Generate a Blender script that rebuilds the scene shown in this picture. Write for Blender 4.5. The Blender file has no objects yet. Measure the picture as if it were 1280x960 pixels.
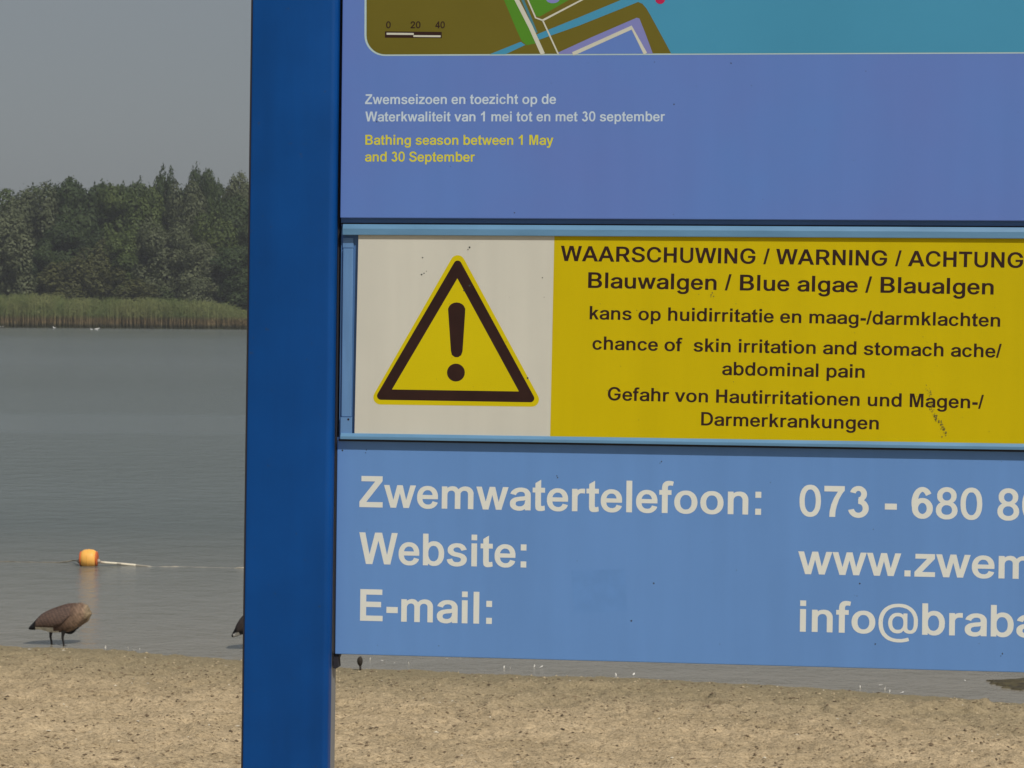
import bpy, bmesh, math, random
import numpy as np
from mathutils import Vector, Matrix
from mathutils.geometry import tessellate_polygon

SC = bpy.context.scene
COL = SC.collection
PI = math.pi

# ------------------------------------------------------------------ camera
FPX = 3000.0                       # focal length in photograph pixels (1280 wide)
HC = 3.78                          # eye height above the lake
PITCH = math.atan(106 / 3000)
ROLL = 0.0087
right0 = Vector((1, 0, 0)); up0 = Vector((0, math.sin(PITCH), math.cos(PITCH)))
FW = Vector((0, math.cos(PITCH), -math.sin(PITCH)))
RT = (right0 * math.cos(ROLL) + up0 * math.sin(ROLL)).normalized()
UP = (-right0 * math.sin(ROLL) + up0 * math.cos(ROLL)).normalized()
CAM = Vector((0, 0, HC))
cam_data = bpy.data.cameras.new('camera'); cam = bpy.data.objects.new('camera', cam_data); COL.objects.link(cam)
cam.matrix_world = Matrix(((RT.x, UP.x, -FW.x, CAM.x), (RT.y, UP.y, -FW.y, CAM.y), (RT.z, UP.z, -FW.z, CAM.z), (0, 0, 0, 1)))
cam_data.sensor_width = 36; cam_data.lens = 36 * FPX / 1280
cam_data.clip_start = 0.1; cam_data.clip_end = 5000
SC.camera = cam
cam_data.dof.use_dof = True; cam_data.dof.focus_distance = 4.05; cam_data.dof.aperture_fstop = 46   # focused on the board, the lake a touch soft

# ------------------------------------------------------------------ sky, sun, exposure
SUN_EL = math.radians(50); SUN_AZ = math.radians(34)       # azimuth to the right of straight behind the camera
to_sun = Vector((math.sin(SUN_AZ) * math.cos(SUN_EL), -math.cos(SUN_AZ) * math.cos(SUN_EL), math.sin(SUN_EL)))
world = bpy.data.worlds.new('World'); SC.world = world; world.use_nodes = True
wn = world.node_tree.nodes; wl = world.node_tree.links
bg = wn['Background']; bg.inputs[1].default_value = 0.0645
sky = wn.new('ShaderNodeTexSky'); sky.sky_type = 'NISHITA'; sky.sun_disc = False
sky.sun_elevation = SUN_EL; sky.sun_rotation = math.atan2(to_sun.x, to_sun.y)
sky.air_density = 1.2; sky.dust_density = 2.2; sky.ozone_density = 1.0; sky.altitude = 0
hs = wn.new('ShaderNodeHueSaturation'); hs.inputs['Saturation'].default_value = 0.6
veil = wn.new('ShaderNodeMixRGB'); veil.inputs[0].default_value = 0.6; veil.inputs[2].default_value = (4.05, 4.55, 5.15, 1)   # even high haze over the whole sky
wl.new(sky.outputs[0], hs.inputs['Color']); wl.new(hs.outputs[0], veil.inputs[1]); wl.new(veil.outputs[0], bg.inputs[0])
sd = bpy.data.lights.new('sun', 'SUN'); sd.energy = 3.75; sd.angle = math.radians(0.6); sd.color = (1.0, 0.94, 0.85)
so = bpy.data.objects.new('sun', sd); COL.objects.link(so)
so.rotation_euler = (-to_sun).to_track_quat('-Z', 'Y').to_euler(); so.location = (5, -10, 20)
SC.view_settings.view_transform = 'Standard'; SC.view_settings.look = 'None'
SC.view_settings.exposure = -0.20; SC.view_settings.gamma = 1; SC.view_settings.use_curve_mapping = False
SC.render.engine = 'CYCLES'
SC.cycles.use_denoising = True
SC.cycles.max_bounces = 8; SC.cycles.volume_bounces = 0
SC.cycles.volume_step_rate = 10

# ------------------------------------------------------------------ helpers
def tag(o, label=None, cat=None, group=None, kind=None):
    if label: o['label'] = label
    if cat: o['category'] = cat
    if group: o['group'] = group
    if kind: o['kind'] = kind
    return o

def empty(name, mat, label, cat, group=None):
    o = bpy.data.objects.new(name, None); COL.objects.link(o)
    o.matrix_world = mat if isinstance(mat, Matrix) else Matrix.Translation(mat)
    o.empty_display_size = 0.1
    return tag(o, label, cat, group)

def mesh_obj(name, verts, faces, mats, parent=None, label=None, cat=None, group=None, kind=None, smooth=False, loc=None, mi=None):
    me = bpy.data.meshes.new(name); me.from_pydata([tuple(v) for v in verts], [], faces)
    for m in (mats if isinstance(mats, (list, tuple)) else [mats]): me.materials.append(m)
    if mi is not None: me.polygons.foreach_set('material_index', mi)
    if smooth: me.polygons.foreach_set('use_smooth', [True] * len(me.polygons))
    me.update()
    o = bpy.data.objects.new(name, me); COL.objects.link(o)
    if loc is not None: o.location = loc
    if parent is not None: o.parent = parent
    return tag(o, label, cat, group, kind)

def np_mesh(name, V, Q, mats, parent=None, smooth=False, mi=None, **kw):
    """fast mesh from numpy arrays; Q is n x k"""
    me = bpy.data.meshes.new(name); n, k = Q.shape
    me.vertices.add(len(V)); me.vertices.foreach_set('co', np.asarray(V, np.float32).ravel())
    me.loops.add(n * k); me.loops.foreach_set('vertex_index', Q.astype(np.int32).ravel())
    me.polygons.add(n); me.polygons.foreach_set('loop_start', np.arange(0, n * k, k, dtype=np.int32))
    me.polygons.foreach_set('loop_total', np.full(n, k, np.int32))
    for m in (mats if isinstance(mats, (list, tuple)) else [mats]): me.materials.append(m)
    if mi is not None: me.polygons.foreach_set('material_index', np.asarray(mi, np.int32))
    me.polygons.foreach_set('use_smooth', np.full(n, smooth, bool))
    me.update(calc_edges=True)
    o = bpy.data.objects.new(name, me); COL.objects.link(o)
    if parent is not None: o.parent = parent
    return tag(o, **kw)

def copy_tree(o, parent=None):
    c = o.copy(); COL.objects.link(c)
    if parent is not None: c.parent = parent
    for ch in o.children: copy_tree(ch, c)
    return c

def tube(pts, radii, seg=8, cap=True):
    V, F = [], []
    pts = [Vector(p) for p in pts]
    if not hasattr(radii, '__len__'): radii = [radii] * len(pts)
    ref = Vector((0, 0, 1))
    d0 = (pts[-1] - pts[0]).normalized()
    if abs(d0.z) > .9: ref = Vector((0, 1, 0))
    for i, p in enumerate(pts):
        d = (pts[min(i + 1, len(pts) - 1)] - pts[max(i - 1, 0)]).normalized()
        a = d.cross(ref).normalized(); b = d.cross(a).normalized()
        for k in range(seg):
            t = 2 * PI * k / seg
            V.append(p + (a * math.cos(t) + b * math.sin(t)) * radii[i])
    for i in range(len(pts) - 1):
        for k in range(seg):
            k2 = (k + 1) % seg
            F.append((i * seg + k, i * seg + k2, (i + 1) * seg + k2, (i + 1) * seg + k))
    if cap:
        F.append(tuple(range(seg))[::-1]); F.append(tuple((len(pts) - 1) * seg + k for k in range(seg)))
    return V, F

def merge(*parts):
    V, F = [], []
    for v, f in parts:
        n = len(V); V += list(v); F += [tuple(i + n for i in q) for q in f]
    return V, F

def boxvf(x0, x1, y0, y1, z0, z1):
    V = [Vector((x, y, z)) for z in (z0, z1) for y in (y0, y1) for x in (x0, x1)]
    F = [(0, 2, 3, 1), (4, 5, 7, 6), (0, 1, 5, 4), (1, 3, 7, 5), (3, 2, 6, 7), (2, 0, 4, 6)]
    return V, F

# value noise on numpy arrays
def _hash(ix, iy, seed):
    h = (ix.astype(np.int64) * 374761393 + iy.astype(np.int64) * 668265263 + seed * 1442695040) & 0xffffffff
    h = ((h ^ (h >> 13)) * 1274126177) & 0xffffffff
    h = (h ^ (h >> 16)) & 0xffffffff
    return h / 4294967295.0
def vnoise(x, y, seed=0):
    ix, iy = np.floor(x), np.floor(y); fx, fy = x - ix, y - iy
    fx = fx * fx * (3 - 2 * fx); fy = fy * fy * (3 - 2 * fy)
    a, b, c, d = _hash(ix, iy, seed), _hash(ix + 1, iy, seed), _hash(ix, iy + 1, seed), _hash(ix + 1, iy + 1, seed)
    return (a * (1 - fx) + b * fx) * (1 - fy) + (c * (1 - fx) + d * fx) * fy * 1.0 - 0.5

# ------------------------------------------------------------------ materials
def s2l(c):
    return tuple((v / 255 / 12.92 if v / 255 <= .04045 else ((v / 255 + .055) / 1.055) ** 2.4) for v in c)
def base_mat(name, rough=0.5, spec=0.5):
    m = bpy.data.materials.new(name); m.use_nodes = True
    b = m.node_tree.nodes['Principled BSDF']; b.inputs['Roughness'].default_value = rough
    b.inputs['Specular IOR Level'].default_value = spec
    return m, m.node_tree.nodes, m.node_tree.links, b
def ramp(n, stops):
    r = n.new('ShaderNodeValToRGB')
    while len(r.color_ramp.elements) > 1: r.color_ramp.elements.remove(r.color_ramp.elements[-1])
    for i, (p, c) in enumerate(stops):
        e = r.color_ramp.elements[0] if i == 0 else r.color_ramp.elements.new(p)
        e.position = p; e.color = (*c, 1) if len(c) == 3 else c
    return r
def varied(name, col, rough=.5, var=.12, scale=6, bump=0, bscale=200, spec=.5, metal=0, c2=None, stretch=None, speck=0, streak=0):
    """a procedural material: base colour wandering with two noises, optional fine relief"""
    m, n, l, b = base_mat(name, rough, spec)
    b.inputs['Metallic'].default_value = metal
    tc = n.new('ShaderNodeTexCoord'); src = tc.outputs['Object']
    if stretch:
        mp = n.new('ShaderNodeMapping'); mp.inputs['Scale'].default_value = stretch; l.new(src, mp.inputs[0]); src = mp.outputs[0]
    nz = n.new('ShaderNodeTexNoise'); nz.inputs['Scale'].default_value = scale; nz.inputs['Detail'].default_value = 6
    nz.inputs['Roughness'].default_value = .6
    l.new(src, nz.inputs['Vector'])
    lo = tuple(v * (1 - var) for v in col); hi = tuple(v * (1 + var) for v in (c2 or col))
    r = ramp(n, [(.3, lo), (.7, hi)]); l.new(nz.outputs['Fac'], r.inputs[0])
    out = r.outputs[0]
    if speck:
        n2 = n.new('ShaderNodeTexNoise'); n2.inputs['Scale'].default_value = 90; n2.inputs['Detail'].default_value = 3
        l.new(tc.outputs['Object'], n2.inputs['Vector'])
        r2 = ramp(n, [(.0, (0, 0, 0)), (.69, (0, 0, 0)), (.76, (speck,) * 3)]); l.new(n2.outputs['Fac'], r2.inputs[0])
        mx = n.new('ShaderNodeMixRGB'); l.new(r2.outputs[0], mx.inputs[0]); l.new(out, mx.inputs[1]); mx.inputs[2].default_value = (.05, .05, .045, 1)
        out = mx.outputs[0]
    if streak:   # faint weathering: rain runs and dust
        ms_ = n.new('ShaderNodeMapping'); ms_.inputs['Scale'].default_value = (26, 26, 2.2); l.new(tc.outputs['Object'], ms_.inputs[0])
        ns = n.new('ShaderNodeTexNoise'); ns.inputs['Scale'].default_value = 1; ns.inputs['Detail'].default_value = 5; l.new(ms_.outputs[0], ns.inputs['Vector'])
        rs = ramp(n, [(.35, (1 - streak,) * 3), (.65, (1 + streak,) * 3)]); l.new(ns.outputs['Fac'], rs.inputs[0])
        mm = n.new('ShaderNodeMixRGB'); mm.blend_type = 'MULTIPLY'; mm.inputs[0].default_value = 1; l.new(out, mm.inputs[1]); l.new(rs.outputs[0], mm.inputs[2]); out = mm.outputs[0]
    l.new(out, b.inputs['Base Color'])
    rr = n.new('ShaderNodeMapRange'); rr.inputs[3].default_value = rough * .8; rr.inputs[4].default_value = min(1, rough * 1.25)
    l.new(nz.outputs['Fac'], rr.inputs[0]); l.new(rr.outputs[0], b.inputs['Roughness'])
    if bump:
        n3 = n.new('ShaderNodeTexNoise'); n3.inputs['Scale'].default_value = bscale; n3.inputs['Detail'].default_value = 4
        l.new(src, n3.inputs['Vector'])
        bp = n.new('ShaderNodeBump'); bp.inputs['Strength'].default_value = bump; bp.inputs['Distance'].default_value = .01
        l.new(n3.outputs['Fac'], bp.inputs['Height']); l.new(bp.outputs[0], b.inputs['Normal'])
    return m

M = {}
M['post'] = varied('blue_post_paint', (.0010, .059, .255), .45, .12, 5, spec=.2, speck=.3, streak=.07)
M['alu'] = varied('bare_aluminium', (.26, .27, .29), .5, .15, 14, metal=.3, stretch=(1, 1, .05))
M['fittings_and_shade'] = varied('dark_fittings_and_shade', (.012, .012, .02), .7)  # near-black, shared by bracket, joint and strips that paint shade
M['upper'] = varied('upper_panel_blue', (.132, .208, .56), .42, .05, 1.6, spec=.16, c2=(.100, .212, .555), streak=.014)
M['lower'] = varied('contact_panel_blue', (.128, .275, .60), .42, .035, 2.2, spec=.16, streak=.025)
M['rail'] = varied('pale_blue_rail', (.11, .255, .43), .36, .10, 8, spec=.5, stretch=(1, 1, 5))
M['frame'] = varied('pale_blue_frame', (.115, .25, .49), .38, .12, 16, stretch=(4, 1, .4))
M['lip'] = varied('recess_blue', (.06, .16, .37), .5, .1, 8)
M['yellow'] = varied('warning_yellow', (.555, .44, .001), .5, .035, 3, spec=.12, streak=.025)
M['yellow2'] = varied('triangle_yellow', (.60, .50, .003), .5, .03, 5, spec=.12)
M['white'] = varied('warning_white', (.595, .595, .53), .5, .03, 4, spec=.3, streak=.03)
M['ink'] = varied('dark_print', (.024, .007, .005), .5, .2, 30, spec=.3)
M['letwhite'] = varied('cream_lettering', (.70, .73, .695), .45, .03, 12, spec=.3)
M['letgrey'] = varied('pale_blue_lettering', (.52, .64, .76), .45, .05, 12, spec=.3)
M['letyel'] = varied('yellow_lettering', (.64, .61, .045), .45, .05, 12, spec=.3)
M['olive'] = varied('map_olive', (.135, .115, .010), .45, .04, 6, spec=.3)
M['mapwater'] = varied('map_water', (.052, .275, .46), .45, .06, 2, spec=.3)
M['mapgreen'] = varied('map_green', (.075, .24, .016), .45, .05, 6, spec=.3)
M['maplav'] = varied('map_lavender', (.20, .22, .52), .45, .04, 6, spec=.3)
M['mapline'] = varied('map_line', (.56, .575, .50), .45, .04, 9, spec=.3)
M['mapteal'] = varied('map_teal', (.06, .20, .26), .45, .04, 9, spec=.3)
M['mapred'] = varied('map_red', (.45, .01, .08), .45, .04, 9, spec=.3)
M['mapborder'] = varied('map_border', (.42, .56, .58), .45, .04, 9, spec=.3)
M['patch'] = varied('faded_patch', (.116, .264, .59), .5, .06, 30, spec=.3)
M['smudge'] = varied('algae_smudge', (.18, .15, .02), .7, .3, 60)
M['dirt'] = varied('dirt_speck', (.03, .035, .035), .8, .3, 60)

# ------------------------------------------------------------------ terrain
YF = 277.0                                            # far waterline
def shore_y(x):
    """distance of the near waterline, as a function of x"""
    xs = [-400, -12, -5.45, -4.0, -2.7, -1.8, 0.0, 2.1, 3.6, 4.8, 8, 30, 400]
    ys = [60, 27.2, 25.75, 25.45, 24.85, 24.45, 24.1, 23.75, 23.15, 22.6, 21.8, 23, 60]
    x = np.asarray(x, float)
    return np.interp(x, xs, ys) + .10 * vnoise(x * .9, x * 0 + .3, 5) + .05 * vnoise(x * 3.1, x * 0 + .7, 6)
def far_y(x):
    x = np.asarray(x, float)
    return YF + 2.5 * vnoise(x * .03, x * 0, 8) * 2
def ground(x, y, detail=True):
    x = np.asarray(x, float); y = np.asarray(y, float)
    t = shore_y(x) - y
    z = np.where(t > 0, .088 * t - .03 * (1 - np.exp(-t / 1.0)) * 1.0, .055 * t)
    z = np.maximum(z, -2.5); z = np.minimum(z, 2.18 + .01 * np.maximum(t - 25, 0))
    tf = y - far_y(x)
    z = np.where(y > 150, np.clip(.12 * tf, -2.5, 1.0), z)
    if detail:
        near = np.clip((34 - np.hypot(x * .6, y - 8)) / 8, 0, 1) * np.where(y < 60, 1, 0)
        wet = np.clip(t / 1.2, 0.15, 1)
        d = .040 * vnoise(x * 2.3, y * 1.6, 1) + .036 * vnoise(x * 6.5, y * 5.0, 2) + .032 * vnoise(x * 13, y * 9, 3) + .026 * vnoise(x * 30, y * 22, 4)
        # trampled hollows
        h = vnoise(x * 3.3 + 7, y * 2.4, 11); h2 = vnoise(x * 4.1 + 30, y * 3.4, 12)
        d = d + .07 * np.exp(-(((x - 4.15) / .75) ** 2 + ((y - 21.7) / .35) ** 2)) + .05 * np.exp(-(((x - .6) / .8) ** 2 + ((y - 22.9) / .25) ** 2)) + .07 * np.clip(vnoise(x * 5.5, y * 4.5, 14) - .15, 0, 1) * np.exp(-(((x - 4.15) / 1.0) ** 2 + ((y - 21.6) / .5) ** 2)) * 3
        d = d - .035 * np.clip(h - .18, 0, 1) * 3 - .03 * np.clip(h2 - .2, 0, 1) * 3
        z = z + d * near * wet * np.where(t > -.5, 1, 0)
    return z
def to_world(px, py, depth):
    return CAM + (RT * (px - 640) - UP * (py - 480) + FW * FPX) * (depth / FPX)
def ray_z(px, py, z=0.0):
    d = RT * (px - 640) - UP * (py - 480) + FW * FPX
    k = (z - HC) / d.z
    return CAM + d * k
def ray_ground(px, py):
    d = (RT * (px - 640) - UP * (py - 480) + FW * FPX) / FPX
    lo, hi = 5.0, 60.0
    k = 5.0
    while k < 60:
        p = CAM + d * k
        if p.z < float(ground(p.x, p.y)): break
        k += .05
    return CAM + d * k

def axis(a, b, step, lo, hi, g=1.18):
    c = list(np.arange(a, b + 1e-6, step)); s = step; v = b
    while v < hi: s *= g; v += s; c.append(min(v, hi))
    s = step; v = a; L = []
    while v > lo: s *= g; v -= s; L.append(max(v, lo))
    return np.array(L[::-1] + c)
gx = axis(-6.6, 6.6, .026, -600, 600)
gy = np.concatenate([np.arange(-60, 0, 4.0), np.arange(0, 12.4, .12), np.arange(12.4, 26.6, .030), axis(26.65, 28, .1, 26.65, 270, 1.22)[:-1], np.arange(271, 300, 1.0), np.arange(300, 700, 25)])
X, Y = np.meshgrid(gx, gy); Z = ground(X, Y)
V = np.stack([X.ravel(), Y.ravel(), Z.ravel()], 1); nx_, ny_ = len(gx), len(gy)
idx = np.arange(nx_ * ny_).reshape(ny_, nx_)
Q = np.stack([idx[:-1, :-1], idx[:-1, 1:], idx[1:, 1:], idx[1:, :-1]], -1).reshape(-1, 4)

m, n, l, b = base_mat('beach_sand', .9, .15)
geo = n.new('ShaderNodeNewGeometry'); sep = n.new('ShaderNodeSeparateXYZ'); l.new(geo.outputs['Position'], sep.inputs[0])
n1 = n.new('ShaderNodeTexNoise'); n1.inputs['Scale'].default_value = 1.3; n1.inputs['Detail'].default_value = 5; l.new(geo.outputs['Position'], n1.inputs['Vector'])
n2 = n.new('ShaderNodeTexNoise'); n2.inputs['Scale'].default_value = 30; n2.inputs['Detail'].default_value = 6; n2.inputs['Roughness'].default_value = .7; l.new(geo.outputs['Position'], n2.inputs['Vector'])
n3 = n.new('ShaderNodeTexNoise'); n3.inputs['Scale'].default_value = 9; n3.inputs['Detail'].default_value = 4; l.new(geo.outputs['Position'], n3.inputs['Vector'])
r1 = ramp(n, [(.3, (.425, .332, .205)), (.7, (.61, .480, .308))]); l.new(n1.outputs['Fac'], r1.inputs[0])
r2 = ramp(n, [(.33, (.36, .32, .27)), (.45, (.85, .84, .82)), (.68, (1.20, 1.19, 1.17))]); l.new(n2.outputs['Fac'], r2.inputs[0])
mul = n.new('ShaderNodeMixRGB'); mul.blend_type = 'MULTIPLY'; mul.inputs[0].default_value = 1; l.new(r1.outputs[0], mul.inputs[1]); l.new(r2.outputs[0], mul.inputs[2])
# damp, slightly green sand near the water: by height above the lake
nh = n.new('ShaderNodeMath'); nh.operation = 'MULTIPLY_ADD'; l.new(n3.outputs['Fac'], nh.inputs[0]); nh.inputs[1].default_value = -.10; l.new(sep.outputs['Z'], nh.inputs[2])
mr = n.new('ShaderNodeMapRange'); mr.inputs[1].default_value = -.06; mr.inputs[2].default_value = .34; mr.inputs[3].default_value = 1; mr.inputs[4].default_value = 0; l.new(nh.outputs[0], mr.inputs[0])
mx = n.new('ShaderNodeMixRGB'); l.new(mr.outputs[0], mx.inputs[0]); l.new(mul.outputs[0], mx.inputs[1])
r4 = ramp(n, [(.3, (.20, .165, .095)), (.7, (.34, .28, .175))]); l.new(n2.outputs['Fac'], r4.inputs[0]); l.new(r4.outputs[0], mx.inputs[2])
# far bank: dark soil and grass
mf = n.new('ShaderNodeMapRange'); mf.inputs[1].default_value = 150; mf.inputs[2].default_value = 160; l.new(sep.outputs['Y'], mf.inputs[0])
mx2 = n.new('ShaderNodeMixRGB'); l.new(mf.outputs[0], mx2.inputs[0]); l.new(mx.outputs[0], mx2.inputs[1]); mx2.inputs[2].default_value = (.045, .05, .022, 1)
l.new(mx2.outputs[0], b.inputs['Base Color'])
bp = n.new('ShaderNodeBump'); bp.inputs['Strength'].default_value = 1.0; bp.inputs['Distance'].default_value = .022
n5 = n.new('ShaderNodeTexNoise'); n5.inputs['Scale'].default_value = 55; n5.inputs['Detail'].default_value = 5; l.new(geo.outputs['Position'], n5.inputs['Vector'])
l.new(n5.outputs['Fac'], bp.inputs['Height']); l.new(bp.outputs[0], b.inputs['Normal'])
M['sand'] = m
np_mesh('ground', V, Q, m, smooth=True, kind='structure', label='sandy beach sloping down to the lake and the far bank')

# ------------------------------------------------------------------ lake
m, n, l, b = base_mat('lake_water', .16, .5)
b.inputs['IOR'].default_value = 1.33
geo = n.new('ShaderNodeNewGeometry')
# the shallows show the silty bottom
sz_ = n.new('ShaderNodeSeparateXYZ'); l.new(geo.outputs['Position'], sz_.inputs[0])
sh = n.new('ShaderNodeMapRange'); sh.inputs[1].default_value = 23.5; sh.inputs[2].default_value = 46; l.new(sz_.outputs['Y'], sh.inputs[0])
cs = ramp(n, [(0, (.25, .225, .18)), (.3, (.20, .195, .165)), (.7, (.130, .150, .148)), (1, (.155, .180, .182))]); l.new(sh.outputs[0], cs.inputs[0]); l.new(cs.outputs[0], b.inputs['Base Color'])
def wnoise(scale, sx, sy, detail=3, rough=.5):
    mp = n.new('ShaderNodeMapping'); mp.inputs['Scale'].default_value = (sx, sy, 1); l.new(geo.outputs['Position'], mp.inputs[0])
    t = n.new('ShaderNodeTexNoise'); t.inputs['Scale'].default_value = scale; t.inputs['Detail'].default_value = detail; t.inputs['Roughness'].default_value = rough
    l.new(mp.outputs[0], t.inputs['Vector']); return t
wa = wnoise(1.3, .95, 1.0, 6, .68); wb = wnoise(8, .9, 1.1, 3); wp = wnoise(.035, .35, 1.0, 3)
rp = ramp(n, [(.36, (.6,) * 3), (.62, (1,) * 3)]); l.new(wp.outputs['Fac'], rp.inputs[0])
sepw = n.new('ShaderNodeSeparateXYZ'); l.new(geo.outputs['Position'], sepw.inputs[0])
dn = n.new('ShaderNodeMath'); dn.operation = 'MULTIPLY_ADD'; l.new(wp.outputs['Fac'], dn.inputs[0]); dn.inputs[1].default_value = 18; l.new(sepw.outputs['Y'], dn.inputs[2])
dm = n.new('ShaderNodeMath'); dm.operation = 'MULTIPLY'; dm.inputs[1].default_value = 1 / 300; l.new(dn.outputs[0], dm.inputs[0])
calm = ramp(n, [(.125, (.15,) * 3), (.17, (.55,) * 3), (.225, (.9,) * 3), (.245, (.9,) * 3), (.253, (.12,) * 3), (.277, (.14,) * 3), (.286, (1.0,) * 3), (.44, (1.0,) * 3), (.485, (.30,) * 3), (1, (.5,) * 3)]); l.new(dm.outputs[0], calm.inputs[0])
st = n.new('ShaderNodeMath'); st.operation = 'MULTIPLY'; l.new(rp.outputs[0], st.inputs[0]); l.new(calm.outputs[0], st.inputs[1])
b1 = n.new('ShaderNodeBump'); b1.inputs['Distance'].default_value = .36; l.new(st.outputs[0], b1.inputs['Strength']); l.new(wa.outputs['Fac'], b1.inputs['Height'])
b2 = n.new('ShaderNodeBump'); b2.inputs['Distance'].default_value = .015; l.new(st.outputs[0], b2.inputs['Strength']); l.new(wb.outputs['Fac'], b2.inputs['Height']); l.new(b1.outputs[0], b2.inputs['Normal'])
l.new(b2.outputs[0], b.inputs['Normal'])
M['water'] = m
wx = np.linspace(-600, 600, 25); wy = np.concatenate([[18, 22, 26, 30, 40], np.linspace(60, 320, 14)])
X, Y = np.meshgrid(wx, wy); idx = np.arange(X.size).reshape(X.shape)
np_mesh('lake', np.stack([X.ravel(), Y.ravel(), np.zeros(X.size)], 1), np.stack([idx[:-1, :-1], idx[:-1, 1:], idx[1:, 1:], idx[1:, :-1]], -1).reshape(-1, 4), m,
        kind='structure', label='grey rippled lake')

# ------------------------------------------------------------------ trees
rng = np.random.default_rng(7)
def leaf_mat(name, c1, c2, c3):
    m, n, l, b = base_mat(name, .6, .25)
    tc = n.new('ShaderNodeTexCoord'); nz = n.new('ShaderNodeTexNoise'); nz.inputs['Scale'].default_value = .33; nz.inputs['Detail'].default_value = 5; nz.inputs['Roughness'].default_value = .65
    l.new(tc.outputs['Object'], nz.inputs['Vector'])
    oi = n.new('ShaderNodeObjectInfo'); ad = n.new('ShaderNodeMath'); ad.operation = 'MULTIPLY_ADD'; ad.inputs[1].default_value = .16; l.new(oi.outputs['Random'], ad.inputs[0]); l.new(nz.outputs['Fac'], ad.inputs[2])
    r = ramp(n, [(.38, c1), (.55, c2), (.78, c3)]); l.new(ad.outputs[0], r.inputs[0]); l.new(r.outputs[0], b.inputs['Base Color'])
    tr = n.new('ShaderNodeBsdfTranslucent'); l.new(r.outputs[0], tr.inputs['Color'])
    ms = n.new('ShaderNodeMixShader'); ms.inputs[0].default_value = .32
    out = [x for x in n if x.type == 'OUTPUT_MATERIAL'][0]
    l.new(b.outputs[0], ms.inputs[1]); l.new(tr.outputs[0], ms.inputs[2]); l.new(ms.outputs[0], out.inputs['Surface'])
    return m
M['leaf_willow'] = leaf_mat('willow_leaves', (.066, .082, .040), (.108, .127, .064), (.158, .178, .096))
M['leaf_dark'] = leaf_mat('dark_leaves', (.026, .045, .017), (.046, .074, .026), (.076, .108, .036))
M['leaf_mid'] = leaf_mat('green_leaves', (.048, .074, .020), (.078, .112, .030), (.12, .155, .042))
M['leaf_olive'] = leaf_mat('olive_leaves', (.065, .072, .026), (.10, .108, .038), (.14, .148, .055))
M['bark'] = varied('bark', (.07, .06, .05), .9, .3, 3, bump=.5, bscale=20)

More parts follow.
